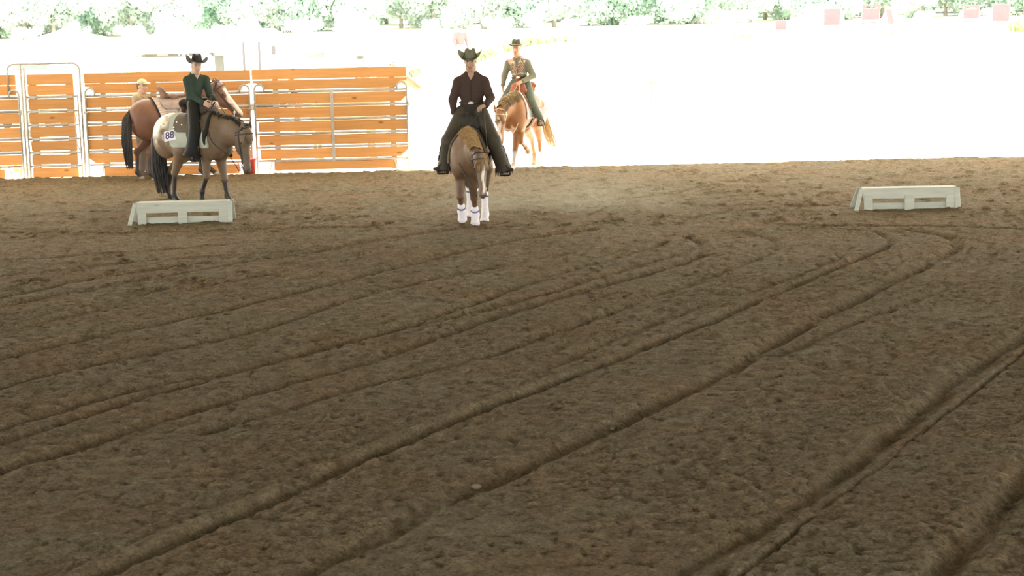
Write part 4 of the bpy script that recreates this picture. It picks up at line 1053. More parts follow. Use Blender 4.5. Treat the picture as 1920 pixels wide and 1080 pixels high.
# number card on the corner of the blanket
def surf(F, x, z, side, off):
    y = np.linspace(.0, .5, 400); d = F.at(np.c_[np.full(400, x), side*y, np.full(400, z)]); j = np.argmin(np.abs(d-off)+(d < off)*.5); return np.array([x, side*y[j], z])
pA, pB, pC = surf(F2, -.36, 1.04, -1, .03), surf(F2, -.16, 1.04, -1, .03), surf(F2, -.26, 1.15, -1, .03)
ux = nrm(pB-pA); uz = nrm((pC-(pA+pB)/2)-ux*(ux@(pC-(pA+pB)/2))); un = np.cross(ux, uz)
cen = (pA+pB)/2*.5+pC*.5
rz_ = R(-12); ux, uz = ux*math.cos(rz_)-uz*math.sin(rz_)*-1*-1, uz*math.cos(rz_)+ux*math.sin(rz_)*-1*-1
Mc = Matrix(((ux[0], uz[0], un[0], cen[0]-bl2[1][0]), (ux[1], uz[1], un[1], cen[1]-bl2[1][1]), (ux[2], uz[2], un[2], cen[2]-bl2[1][2]), (0, 0, 0, 1)))
mb = MB(); mb.box((-.105, -.085, 0), (.105, .085, .006), .002); M['card'] = plain('white_card', (.70, .68, .78), .6, .03, 5)
card = mb.build('number_card', M['card'], bl2[0]); card.matrix_local = Mc
M['ink'] = plain('dark_blue_ink', (.05, .05, .14), .6, .1, 5)
tc = bpy.data.curves.new('digits', 'FONT'); tc.body = '88'; tc.size = .165; tc.align_x = 'CENTER'; tc.align_y = 'CENTER'; tc.extrude = .001; tc.offset = .003
tc.resolution_u = 3
def text_mesh(tc):
    tmp = bpy.data.objects.new('tmp', tc); COL.objects.link(tmp); dg = bpy.context.evaluated_depsgraph_get(); me = bpy.data.meshes.new_from_object(tmp.evaluated_get(dg)); bpy.data.objects.remove(tmp); me.materials.clear(); return me
link_mesh('digits', text_mesh(tc), M['ink'], card, (0, 0, .0075))
make_saddle(rig2, F2, 1.02, .12, 'tooled brown leather western saddle with silver conchos on the bay spotted horse', (.050, .036, .026), (.085, .068, .046), dict(R=(.33, -.35, .72), L=(.33, .36, .73)), silver=True)
a2 = R(-16); t2 = (math.cos(a2), math.sin(a2), 0)
J2 = dict(pelvis=(.0, -.01, 1.60), neck=(.05, .0, 2.035), head=(.09, .0, 2.135), hf=(.86, -.50, -.02), hu=(.04, .10, 1), tf=t2,
          shL=(.115, .15, 1.915), shR=(-.0, -.125, 1.915), elL=(.19, .16, 1.68), elR=(.05, -.135, 1.675), wrL=(.38, .09, 1.575), wrR=(.33, -.15, 1.575),
          hdL=(.75, -.5, -.35), hnL=(-.2, -.6, -.8), hdR=(.85, .25, -.35), hnR=(.1, .9, -.4),
          hipL=(.01, .10, 1.56), hipR=(.01, -.13, 1.56), knL=(.32, .31, 1.17), knR=(.31, -.315, 1.17), anL=(.25, .36, .83), anR=(.25, -.35, .81), toL=(.40, .37, .80), toR=(.41, -.37, .78))
for k_ in J2:
    if k_[:2] in ('pe', 'ne', 'he', 'sh', 'el', 'wr', 'hi') and len(J2[k_]) == 3 and k_ not in ('hf',): J2[k_] = tuple(np.add(J2[k_], (.10 if k_[:2] in ('hi',) else -.01, .02, 0 if k_[:2] in ('hi', 'pe') else .035)))
p2_, hd2, Mx2 = person(rig2, 'rider in dark green shirt, black chaps and black hat on the spotted bay horse', J2, (.52, .36, .27), (.038, .058, .044), (.012, .013, .012), (.02, .018, .016), chaps=(.010, .011, .011), curl=(.8, .8), hair=(.035, .025, .02), s=.95, wide=.84, flare=(.12, .155))
cowboy_hat(p2_, hd2, Mx2, 'felt_black', 'felt_black', .135, .10, .115, .02, 1.0, .058, -.05)
make_bridle(rig2, F2, 1.02, 'dark bridle with a long rein to the rider on the spotted horse', {-1: [(.86, -.16, .80), (.58, -.26, 1.05), (.42, -.12, 1.42), (.33, -.1, 1.57)], 1: [(.9, .22, .85), (.6, .3, 1.15), (.48, .06, 1.58)]})

# ================================================================ horse three: sorrel in the sun at the edge of the roof
rig3 = Rig(.27, 31.95, -112)
legs3 = dict(FR=leg_front(-1, .42, .06, .55, y=-.04), FL=leg_front(1, .10, 1.15, .0, y=.11, lift=.30), HL=leg_hind(1, -.25, .55, .05, .6, y=.15), HR=leg_hind(-1, -.45, .95, .4, .5, y=.14))
F3 = horse_field(legs3, [(.42, 0, 1.15), (.70, -.03, 1.16), (.95, -.05, 1.06)], [.26, .18, .12], (1.0, -.06, 1.10), (.14, .04, -1), (-.1, 1, 0), hoof=(.35, .26, .18))
def paint3(V, C):
    C = C*(1+.2*blotch(V, .5, 75))[:, None]
    d, t = seg_t(V, legs3['FR']); C = lerp(C, (.48, .40, .38), (d < .1)*sstep(.02, .12, t)*(V[:, 2] < .55))
    d, t = seg_t(V, legs3['HL']); C = lerp(C, (.62, .55, .5), (d < .1)*sstep(.6, .7, t)*(V[:, 2] < .4))
    return blaze(V, C, F3, .08, .56, .034, (.72, .62, .55))
make_horse(rig3, 'sorrel horse with flaxen tail, half in the sun behind the chestnut horse', F3, 1.0, (.27, .118, .042), paint3,
           mane_mb(F3, [(.32, 0), (.5, -.01), (.70, -.03), (.85, -.04), (.96, -.055)], 0, .22, 600, 7, .2, .0045), tail_mb([(-.80, 0, 1.22), (-.95, .02, 1.06), (-1.02, .10, .62), (-1.16, .20, .22)], [.03, .06, .09, .10], 170, 8, .008, .4), legs=legs3, hair_m='hair_tan', hair_t='hair_flax')
M['pad_white'] = pad_mat('pale_patterned_blanket', (.50, .47, .45), (.20, .17, .18), 22)
M['pad_white_edge'] = plain('white_piping', (.72, .68, .64), .8, .06, 20)
make_blanket(rig3, F3, 1.0, -.54, .36, .46, 'pale patterned saddle blanket with white edging on the sorrel horse', M['pad_white'], M['pad_white_edge'])
make_saddle(rig3, F3, 1.0, -.02, 'reddish tan western saddle on the sorrel horse', (.32, .12, .07), (.26, .13, .09), dict(L=(.10, .40, .80), R=(.14, -.38, .80)))
def sp3(Q, C):
    x, y, z = Q[:, 0], Q[:, 1], Q[:, 2]
    fr = (x > .0)
    st = (np.abs(np.sin((np.abs(y)*1.0+z*.55)*95)) > .55); fan = (np.abs(np.abs(y)-.075-.35*(z-.02)) < .062)*(z > -.12)*(z < .17)*fr
    n = vnoise(y/.022+3, z/.022, 81); n2 = vnoise(y/.018+3, z/.018, 82)
    C = lerp(C, (.60, .33, .27), fan*(n > -.16)*1.0); C = lerp(C, (.66, .56, .38), fan*(n2 > .2)*1.0)
    C = lerp(C, (.09, .09, .06), fan*st*(z < .06)*.8)
    C = lerp(C, (.55, .50, .36), (np.abs(z+.135) < .016)*(n2 > -.1)*fr*(np.abs(y) < .14)*.9)
    return lerp(C, (.07, .06, .05), (np.abs(y) < .005)*fr)
J3 = dict(pelvis=(-.02, -.04, 1.585), neck=(.01, -.075, 2.085), head=(.045, -.08, 2.215), hf=(.97, .10, -.06), tf=(.97, .12, 0),
          shL=(-.03, .10, 1.945), shR=(.03, -.25, 1.945), elL=(-.03, .215, 1.71), elR=(.06, -.325, 1.71), wrL=(.20, .10, 1.62), wrR=(.13, -.33, 1.55),
          hdL=(.8, -.5, -.3), hnL=(0, -.4, -.9), hdR=(.12, .05, -1), hnR=(.1, 1, 0),
          hipL=(.0, .08, 1.55), hipR=(.0, -.15, 1.55), knL=(.24, .29, 1.22), knR=(.26, -.30, 1.22), anL=(.08, .40, .90), anR=(.12, -.37, .90), toL=(.24, .42, .885), toR=(.27, -.40, .885))
p3_, hd3, Mx3 = person(rig3, 'rider in pink and green patterned shirt and banded hat on the sorrel horse', J3, (.62, .36, .25), (.19, .19, .14), (.12, .145, .115), (.10, .075, .06), curl=(.8, .35), belt='silver', hair=(.08, .05, .03), shirt_paint=sp3, s=.98, vneck=.05)  # shirt and jeans colours lightened to carry the lens glare
cowboy_hat(p3_, hd3, Mx3, 'felt_dark', 'band_tan', .12, .03, .062, .0, .98, .062, .02)
make_bridle(rig3, F3, 1.0, 'pale cord bridle and rein on the sorrel horse', {1: [(.62, .16, .90), (.24, .05, 1.60)], -1: [(.7, -.2, .95), (.22, .03, 1.60)]}, 'cord', 'cord')

# ================================================================ horse four: saddled bay waiting along the fence, with its handler
rig4 = Rig(-6.09, 31.36, 28)
legs4 = dict(FR=leg_front(-1, .0, .0, .6, y=.14), FL=leg_front(1, .42, .0, .45, y=.14), HR=leg_hind(-1, -.26, .72, .02, .6, y=.15), HL=leg_hind(1, -.36, .80, .06, .6, y=.15))
F4 = horse_field(legs4, [(.40, 0, 1.18), (.57, -.06, 1.38), (.72, -.16, 1.51)], [.25, .18, .13], (.75, -.19, 1.60), (.56, -.36, -.74), (.55, 1, 0), hoof=(.35, .31, .26), hs=1.13)
def paint4(V, C):
    C = C*(1+.2*blotch(V, .5, 76))[:, None]
    C = legs_dark(C, V, legs4, (.05, .042, .04), .05, .5); C = hoofs_back(C, V, legs4, (.42, .36, .28))
    a, b_, c_ = head_uvw(V, F4); hm = (a > .3)*(np.abs(b_) < .13)*(np.abs(c_) < .3)*(V[:, 0] > .8); C = lerp(C, (.13, .09, .07), hm*sstep(.42, .55, a)*.6)
    return blaze(V, C, F4, .10, .60, .065, (.72, .58, .52))
make_horse(rig4, 'saddled bay horse with black tail and white face standing along the fence', F4, 1.06, (.165, .080, .050), paint4,
           mane_mb(F4, [(.30, 0), (.44, -.03), (.57, -.08), (.68, -.14), (.74, -.18)], 1, .12, 90, 9, 0, .004), tail_mb([(-.77, 0, 1.22), (-.86, -.02, 1.06), (-.89, -.06, .7), (-.87, -.08, .22)], [.03, .075, .095, .06], 260, 10, .009), legs=legs4)
M['pad_print'] = pad_mat('white_printed_blanket', (.62, .56, .54), (.30, .20, .15), 16)
bl4 = make_blanket(rig4, F4, 1.06, -.44, .38, .48, 'white printed saddle blanket with black edge on the bay horse at the fence', M['pad_print'], M['fleece_black'])
make_saddle(rig4, F4, 1.06, .05, 'empty tan leather western saddle on the bay horse at the fence', (.20, .125, .09), (.34, .27, .24), dict(R=(.10, -.42, .78), L=(.1, .4, .78)), drop=.17, swell=(.40, .24, .13))
make_bridle(rig4, F4, 1.06, 'dark bridle on the bay horse at the fence', {-1: [(.85, -.5, 1.05), (.62, -.36, 1.2), (.45, -.1, 1.62)]}, sag=.05)
rigm = Rig(-6.80, 31.86, -20)
KM = 1.06
Jm = dict(stand=1, pelvis=(0, 0, .93), neck=(.0, 0, 1.46), head=(.035, 0, 1.585), hf=(.97, -.25, -.05), tf=(1, 0, 0), shL=(0, .18, 1.385), shR=(0, -.18, 1.385),
          elL=(.02, .23, 1.12), elR=(.02, -.23, 1.12), wrL=(.14, .18, .93), wrR=(.10, -.19, .91), hdL=(.5, 0, -.85), hnL=(0, -1, 0), hdR=(.4, 0, -.9), hnR=(0, 1, 0),
          hipL=(0, .10, .9), hipR=(0, -.10, .9), knL=(.02, .11, .5), knR=(.02, -.11, .5), anL=(0, .11, .10), anR=(0, -.11, .10), toL=(.15, .13, .075), toR=(.15, -.13, .075))
Jm = {a: (tuple(np.array(v)*KM) if a != 'stand' and a[:2] in ('pe', 'ne', 'he', 'sh', 'el', 'wr', 'hi', 'kn', 'an', 'to') else v) for a, v in Jm.items()}
pm_, hdm, Mxm = person(rigm, 'man in a tan shirt and pale cap standing behind the bay horse at the fence', Jm, (.55, .36, .26), (.42, .34, .23), (.17, .14, .11), (.10, .07, .05), h=.008, hair=(.10, .07, .05))
f = Field().el(hdm(-.005, 0, .055), (.107, .085, .085), .02, Mxm); cz_, u_m = hdm(0, 0, .045), Mxm[2]
V, Fq = f.mesh(.007, fn=lambda A, x, y, z: np.maximum(A, -((x-cz_[0])*u_m[0]+(y-cz_[1])*u_m[1]+(z-cz_[2])*u_m[2])))
M['cap'] = plain('pale_olive_cap', (.48, .47, .30), .85, .15, 30); M['cap_gold'] = plain('gold_visor', (.60, .42, .12), .8, .1, 30)
cap = put(pm_, 'cap', (V, Fq), M['cap'])
f = Field().el(hdm(.12, 0, .052), (.075, .07, .010), .01, Mxm); V, Fq = f.mesh(.0055); put(pm_, 'visor', (V, Fq), M['cap_gold'], parent=cap)

# ================================================================ beyond the arena
Pbk = random.Random(11)
# pale horse looking out from behind the free end of the fence
rig5 = Rig(-3.12, 33.9, 8)
legs5 = dict(FR=leg_front(-1, .05, 0, .6), FL=leg_front(1, -.05, 0, .6), HR=leg_hind(-1, -.28, .75, .02, .6), HL=leg_hind(1, -.34, .78, .06, .6))
F5 = horse_field(legs5, [(.42, 0, 1.18), (.64, -.03, 1.42), (.82, -.07, 1.61)], [.25, .17, .12], (.86, -.08, 1.69), (.78, -.10, -.55), (.1, 1, 0), hoof=(.4, .35, .3))
make_horse(rig5, 'pale cream horse mostly hidden behind the right end of the fence', F5, 1.10, (.34, .29, .22), lambda V, C: C, mane_mb(F5, [(.32, 0), (.5, -.02), (.7, -.04), (.82, -.065)], 1, .2, 60, 12), tail_mb([(-.80, 0, 1.22), (-.93, 0, 1.05), (-.97, 0, .5)], [.03, .06, .05], 60, 13), h=.018, hair_m='hair_flax', hair_t='hair_flax')
# red bucket at the fence
rb = empty('bucket', (-4.86, 31.86, 0), label='red plastic bucket standing at the fence post', cat='bucket')
M['red'] = plain('red_plastic', (.75, .06, .045), .4, .08, 10)
mb = MB(); n = 24; th = np.linspace(0, 2*math.pi, n, endpoint=False)
prof = [(.0, .012), (.105, .012), (.11, 0), (.14, .27), (.152, .275), (.152, .29), (.135, .29), (.105, .03), (0, .03)]
V = np.array([(r*math.cos(t), r*math.sin(t), z) for r, z in prof for t in th]); i = np.arange(len(prof)-1)[:, None]*n; j = np.arange(n)[None]
mb.raw(V, np.stack([i+j, i+(j+1) % n, i+n+(j+1) % n, i+n+j], -1).reshape(-1, 4)); mb.build('body', M['red'], rb, None, True)
mb = MB(); mb.tube([(.15*math.cos(t), -.02-.02*math.sin(t), .28+.10*math.sin(t)) for t in np.linspace(0, math.pi, 14)], .005, 6); mb.build('handle', M['steel'], rb, None, True)

# walkers and a child in the yard
def standing(x, y, ang, label, skin, shirt, pants, hs, hatc=None, arm=None, s=1.0):
    r_ = Rig(x, y, ang); z0 = float(ground_z(x, y))-.03
    k = hs
    J = dict(stand=1, pelvis=(0, 0, .93), neck=(.0, 0, 1.46), head=(.03, 0, 1.58), hf=(1, 0, -.1), tf=(1, 0, 0), shL=(0, .18, 1.385), shR=(0, -.18, 1.385), elL=(-.03, .25, 1.12), elR=(.02, -.25, 1.12), wrL=(.1, .25, .90), wrR=(.16, -.2, .93),
             hdL=(.3, 0, -.9), hnL=(0, -1, 0), hdR=(.4, 0, -.8), hnR=(0, 1, 0), hipL=(0, .10, .9), hipR=(0, -.10, .9), knL=(.12, .11, .5), knR=(-.04, -.11, .5), anL=(.06, .11, .10), anR=(-.18, -.11, .12), toL=(.21, .13, .075), toR=(-.04, -.13, .07))
    if arm: J.update(arm)
    J = {a: (tuple(np.array(v)*k) if a[:2] in ('pe', 'ne', 'he', 'sh', 'el', 'wr', 'hi', 'kn', 'an', 'to') and a not in ('hf',) else v) for a, v in J.items()}
    rb, hd, Mx = person(r_, label, J, skin, shirt, pants, (.2, .15, .1), h=.011, s=k, hair=(.12, .10, .10), collar=k > .8, vneck=0)
    rb[0].location.z = z0
    return rb, hd, Mx
a_ = standing(-1.62, 60.6, -70, 'person in a red shirt and dark cap walking on the far bank', (.55, .4, .33), (.34, .11, .11), (.72, .68, .62), .98)
f = Field().el(a_[1](-.005, 0, .05), (.108, .088, .085), .02, a_[2]).el(a_[1](.12, 0, .05), (.07, .07, .012), .01, a_[2]); put(a_[0], 'cap', f.mesh(.012), M['felt_dark'])
a_ = standing(-3.98, 47.2, -150, 'person in a faded grey shirt walking in the yard just beyond the fence', (.5, .36, .3), (.17, .135, .14), (.2, .2, .22), 1.08)
f = Field().el(a_[1](-.005, 0, .05), (.115, .095, .09), .02, a_[2]); put(a_[0], 'cap', f.mesh(.012), M['felt_dark'])
standing(4.42, 52.0, -95, 'small child in pale beige clothes with one arm raised in the bright yard', (.26, .22, .16), (.23, .22, .15), (.24, .23, .17), .52,
         arm=dict(elL=(.02, .27, 1.52), wrL=(.02, .24, 1.80), hdL=(0, 0, 1), hnL=(1, 0, 0), elR=(.03, -.22, 1.15), head=(.03, -.14, 1.58)))

# pop-up canopies, van, trailer, banner
M['canopy'] = plain('white_canopy_cloth', (.80, .80, .78), .8, .04, 4)
M['van'] = plain('white_van_paint', (.72, .74, .76), .3, .03, 3)
M['glass_dark'] = plain('dark_window_glass', (.10, .12, .12), .1, .1, 3)
M['grey_trim'] = plain('grey_trim', (.26, .25, .26), .6, .1, 5)
M['dark_cloth'] = plain('dark_banner_cloth', (.075, .08, .07), .8, .1, 5)
M['letter_white'] = plain('white_lettering', (.85, .85, .85), .6, .02, 5)
M['gap_dark'] = plain('dark_gap', (.07, .07, .075), .7, .1, 5)
M['car_paint'] = plain('grey_green_car_paint', (.20, .23, .21), .4, .04, 4)
M['tyre'] = plain('tyre_rubber', (.05, .05, .05), .9, .1, 9)
def canopy(x, y, rz, w, d, eave, peak, label):
    rb = empty('canopy_tent', (x, y, float(ground_z(x, y))), R(rz), label=label, cat='tent', group='white pop-up canopies behind the fence')
    mb = MB(); n = 12; V = []; Fq = []
    for q in range(n+1):
        t = q/n; sag = -.10*math.sin(t*math.pi)
        z = peak+(eave-peak)*t+sag
        for k in range(24):
            a = k/24*4; side = int(a) % 4; u_ = a-int(a); c = [(-1, -1), (1, -1), (1, 1), (-1, 1)]; p0, p1 = np.array(c[side]), np.array(c[(side+1) % 4]); p = (p0+(p1-p0)*u_)*t
            V.append((p[0]*w/2, p[1]*d/2, z))
    V += [(V[n*24+k][0], V[n*24+k][1], eave-.22) for k in range(24)]
    i = np.arange(n+1)[:, None]*24; j = np.arange(24)[None]
    mb.raw(V, np.stack([i+j, i+24+j, i+24+(j+1) % 24, i+(j+1) % 24], -1).reshape(-1, 4)); o = mb.build('cover', M['canopy'], rb, None, True)
    md = o.modifiers.new('t', 'SOLIDIFY'); md.thickness = .012
    for sx in (-1, 1):
        for sy in (-1, 1):
            mb = MB(); mb.tube([(sx*(w/2-.03), sy*(d/2-.03), 0), (sx*(w/2-.03), sy*(d/2-.03), eave)], .02, 6); mb.box((sx*(w/2-.03)-.06, sy*(d/2-.03)-.06, 0), (sx*(w/2-.03)+.06, sy*(d/2-.03)+.06, .012)); mb.build('leg', M['letter_white'], rb)
    return rb
canopy(-9.85, 51.3, 6, 3.3, 3.0, 2.12, 2.80, 'white peaked canopy tent left of the white van')
canopy(-13.5, 53.2, -4, 3.4, 3.0, 2.30, 2.72, 'white low canopy tent at the left, beside the round topped trailer')
rb = empty('banner', (-9.05, 50.2, 0), R(3), label='dark banner with white letters hung under the canopy tent', cat='banner')
mb = MB(); mb.box((-1.55, -.012, 1.80), (.55, .012, 2.07), .004); mb.build('cloth', M['dark_cloth'], rb)
mb = MB(); mb.box((.05, -.008, 1.28), (.80, .010, 1.80), .004); mb.build('canopy_shade', M['dark_cloth'], rb)  # dark sheet standing in for the shade under the canopy
tc = bpy.data.curves.new('lettering', 'FONT'); tc.body = 'MX'; tc.size = .21; tc.align_x = 'CENTER'; tc.extrude = .003; tc.offset = .008; tc.resolution_u = 2
o = link_mesh('lettering', text_mesh(tc), M['letter_white'], rb, (-.36, -.018, 1.845)); o.rotation_euler.x = math.pi/2
mb = MB(); mb.box((-1.12, -.02, 1.84), (-.80, -.012, 1.98), .002); M['pink'] = plain('faded_red_print', (.55, .18, .16), .8, .1, 5); mb.build('printed_patch', M['pink'], rb)
for px_, l in ((-1.5, 2.02), (.52, 2.02)):
    mb = MB(); mb.tube([(px_, 0, 0), (px_, 0, l)], .016, 6); mb.build('pole', M['steel'], rb)
def vehicle(name, x, y, rz, L_, W_, H_, label, mat, nose=.25, windows=True, cat='van', round_=.35):
    rb = empty(name, (x, y, float(ground_z(x, y))), R(rz), label=label, cat=cat)
    # body: rounded section swept along the length; x ahead
    xs = [(-L_/2, .90), (-L_/2+.05, .97), (-L_/2+.25, 1.0), (0, 1.0), (L_/2-.9, 1.0), (L_/2-.45, .9), (L_/2-.05, 1-nose-.25), (L_/2, .45-nose*.2)]
    V = []; n = 20
    for q, (X, hf_) in enumerate(xs):
        for k in range(n):
            a = 2*math.pi*k/n; ca, sa = math.cos(a), math.sin(a); e = .28
            yy = W_/2*math.copysign(abs(ca)**e, ca)*(1-.06*max(sa, 0)); zz = math.copysign(abs(sa)**e, sa)
            z0_, z1_ = .35, H_*hf_
            V.append((X, yy, (z0_+z1_)/2+(z1_-z0_)/2*zz))
    i = np.arange(len(xs)-1)[:, None]*n; j = np.arange(n)[None]
    mb = MB(); Fq = np.stack([i+j, i+(j+1) % n, i+n+(j+1) % n, i+n+j], -1).reshape(-1, 4)
    V += [(-L_/2, 0, .35+(H_*.9-.35)/2), (L_/2, 0, .5)]; c0 = len(xs)*n
    f3 = [(c0, (k+1) % n, k) for k in range(n)]+[(c0+1, (len(xs)-1)*n+k, (len(xs)-1)*n+(k+1) % n) for k in range(n)]
    mb.raw(V, Fq, f3); mb.build('body', M[mat], rb, None, True)
    for sx in (-L_*.30, L_*.30):
        for sy in (-1, 1):
            mb = MB(); loop = [(sx+.25*math.cos(t), sy*(W_/2-.10), .33+.25*math.sin(t)) for t in np.linspace(0, 2*math.pi, 18)]; mb.tube(loop, .085, 8, False); mb.tube([(sx, sy*(W_/2-.16), .33), (sx, sy*(W_/2-.04), .33)], .17, 14); mb.build('wheel', M['tyre'], rb, None, True)
    return rb
v = vehicle('van', -8.15, 56.0, 98, 4.9, 1.95, 2.45, 'tall white van with dark door gaps parked behind the fence', 'van')
for X, z0_, z1_, nm in ((-2.49, 1.0, 2.05, 'door_gap'),):
    for yy in (.36, -.12):
        mb = MB(); mb.box((X, yy-.035, 1.15), (X+.06, yy+.035, 2.12), .005); o = mb.build('door_gap', M['gap_dark'], v)
    mb = MB(); mb.box((X, -.62, 1.72), (X+.06, -.50, 1.98), .02); mb.build('rear_window', M['gap_dark'], v)
v = vehicle('pickup', -9.25, 58.2, 10, 4.6, 1.8, 2.5, 'white high cab with a dark side window behind the canopy tent', 'van', cat='truck')
mb = MB(); mb.box((-.6, -.93, 1.95), (.55, -.87, 2.40), .03); mb.build('side_window', M['glass_dark'], v)
mb = MB(); mb.tube([(-.2, 0, 2.45), (-.2, 0, 2.62)], .05, 8); mb.build('roof_lamp', M['grey_trim'], v)
v = vehicle('trailer', -14.4, 50.5, 4, 3.6, 2.0, 2.18, 'white round topped trailer at the left edge beyond the fence', 'van', .1, cat='trailer')
mb = MB(); mb.box((.2, -1.02, 1.2), (1.1, -.97, 1.75), .03); mb.build('side_window', M['glass_dark'], v)
v = vehicle('trailer', -6.3, 57.5, 100, 3.6, 1.8, 2.02, 'white low trailer with a small window right of the white van', 'van', .15, cat='trailer')
mb = MB(); mb.box((-1.83, -.1, 1.55), (-1.76, .45, 1.72), .02); mb.build('side_window', M['glass_dark'], v)
v = vehicle('car', -12.75, 45.5, 95, 3.9, 1.75, 1.62, 'pale green grey car seen through the gap beside the gate', 'car_paint', .3, cat='car')
M['car_glass'] = plain('pale_car_glass', (.30, .36, .34), .15, .1, 3)
mb = MB(); mb.box((-1.98, -.62, .98), (-1.90, .62, 1.40), .04); mb.build('rear_window', M['car_glass'], v)
# low dark table tops in the shade of the canopy
for q, (x, w) in enumerate(((-11.0, .55), (-10.3, .45))):
    rb = empty('folding_table', (x, 50.6, 0), R(4), label=('dark folding table under the canopy tent, the left of two', 'dark folding table under the canopy tent, the right of two')[q], cat='table', group='folding tables under the canopy')
    mb = MB(); mb.box((-w/2, -.35, 1.80), (w/2, .35, 1.84), .01); mb.build('tabletop', M['grey_trim'], rb)
    for sx in (-1, 1):
        for sy in (-1, 1): mb = MB(); mb.tube([(sx*(w/2-.05), sy*.3, 0), (sx*(w/2-.05), sy*.3, 1.80)], .015, 6); mb.build('leg', M['steel'], rb)
def camp_chair(x, y, rz, label, s=1.0, mat='red_cloth', slot=False, tip=0):
    rb = empty('camp_chair', (x, y, float(ground_z(x, y))-.02), R(rz), label=label, cat='chair', group='red camp chairs on the bank')
    def brd(name, lo, hi, M4): mb = MB(); mb.box(lo, hi, .02, M4); return mb.build(name, M[mat], rb)
    tilt = Matrix.Translation((0, .22*s, .42*s)) @ Matrix.Rotation(-.18, 4, 'X')
    if slot:
        for lo, hi in (((-.27*s, -.015, .10*s), (.27*s, .015, .44*s)), ((-.27*s, -.015, .52*s), (.27*s, .015, .57*s)), ((-.27*s, -.015, .42*s), (-.21*s, .015, .54*s)), ((.21*s, -.015, .42*s), (.27*s, .015, .54*s))): brd('backrest', lo, hi, tilt)
    else: brd('backrest', (-.27*s, -.015, .02), (.27*s, .015, .56*s), tilt)
    brd('seat', (-.26*s, -.015, 0), (.26*s, .015, .48*s), Matrix.Translation((0, .22*s, .43*s)) @ Matrix.Rotation(math.pi/2+.08, 4, 'X'))
    for sx in (-1, 1):
        mb = MB(); mb.tube([(sx*.28*s, .30*s, .95*s), (sx*.28*s, .20*s, .42*s), (sx*.27*s, -.22*s, 0)], .012, 6); mb.build('leg', M['steel'], rb)
        mb = MB(); mb.tube([(sx*.28*s, -.26*s, .44*s), (sx*.27*s, .26*s, 0)], .012, 6); mb.build('leg', M['steel'], rb)
        mb = MB(); mb.box((sx*.31*s-.03, -.25*s, .60*s), (sx*.31*s+.03, .24*s, .62*s), .008); mb.build('armrest', M[mat], rb); 
    if tip: rb.rotation_euler.x = tip
    return rb
M['red_cloth'] = plain('red_canvas', (.46, .078, .092), .8, .1, 8)
camp_chair(11.28, 60, 180, 'red camp chair with its solid back turned to the arena', 1.02)
camp_chair(12.58, 60, 188, 'red camp chair with a slotted high back, between two others on the bank', 1.12, slot=True)
camp_chair(13.62, 60.2, 98, 'red camp chair seen side-on, leaning, on the bank', .95)
camp_chair(9.64, 60.5, 170, 'small low red camp chair, leftmost on the bank', .62)
camp_chair(16.15, 60.2, 180, 'red camp chair with a slot in its back, near the right corner', 1.0, slot=True)
camp_chair(17.15, 60, 176, 'red camp chair with solid back at the far right end', 1.05)
rb = empty('garden_chair', (-8.57, 49.0, 0), R(10), label='white plastic chair back showing above the fence beside the black hat', cat='chair')
mb = MB(); V = [(-.26, 0, 1.0), (.26, 0, 1.0)]; 
pts = [(-.24, 0), (.24, 0)]+[(.24*math.cos(t), .60+.24*math.sin(t)) for t in np.linspace(0, math.pi, 12)]
P_ = np.array(pts); n = len(P_); me = bpy.data.meshes.new('backrest'); V = np.r_[np.c_[P_[:, 0], np.full(n, -.015), P_[:, 1]+1.08], np.c_[P_[:, 0], np.full(n, .015), P_[:, 1]+1.08]]
me.from_pydata(V.tolist(), [], [list(range(n)), list(range(2*n-1, n-1, -1))]+[[q, q+n, (q+1) % n+n, (q+1) % n] for q in range(n)]); link_mesh('backrest', me, M['canopy'], rb)
mb = MB(); mb.box((-.24, -.45, 1.02), (.24, .02, 1.06), .01); mb.build('seat', M['canopy'], rb)
for sx in (-1, 1):
    for yy in (-.42, 0): mb = MB(); mb.tube([(sx*.22, yy, 0), (sx*.21, yy, 1.03)], .02, 6); mb.build('leg', M['canopy'], rb)

# ---- vegetation
def leaf_mat(name, c, tr=.5):
    m, nt, b = new_mat(name); f = noise(nt, coords(nt, 'Object'), 1.3, 3)
    nt.links.new(ramp(nt, f, [(.3, tuple(x*.75 for x in c)), (.7, tuple(min(1, x*1.25) for x in c))]), b.inputs['Base Color'])
    b.inputs['Roughness'].default_value = .6; b.inputs['Specular IOR Level'].default_value = .2
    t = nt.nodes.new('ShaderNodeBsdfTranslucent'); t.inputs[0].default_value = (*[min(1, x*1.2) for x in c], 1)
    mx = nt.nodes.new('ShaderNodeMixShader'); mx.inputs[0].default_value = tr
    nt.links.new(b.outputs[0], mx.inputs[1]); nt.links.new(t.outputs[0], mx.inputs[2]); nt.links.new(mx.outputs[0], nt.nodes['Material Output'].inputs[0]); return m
M['leaf_a'] = leaf_mat('hazy_deep_leaf', (.64, .76, .69)); M['leaf_b'] = leaf_mat('hazy_fresh_leaf', (.66, .77, .69)); M['leaf_c'] = leaf_mat('hazy_pale_leaf', (.68, .76, .71)); M['grass'] = leaf_mat('grass_blade', (.27, .37, .16))  # tree leaf colours paled to put distant haze over the wood
M['bark'] = plain('pale_bark', (.42, .40, .35), .9, .25, 3)
nrg = np.random.default_rng(21)
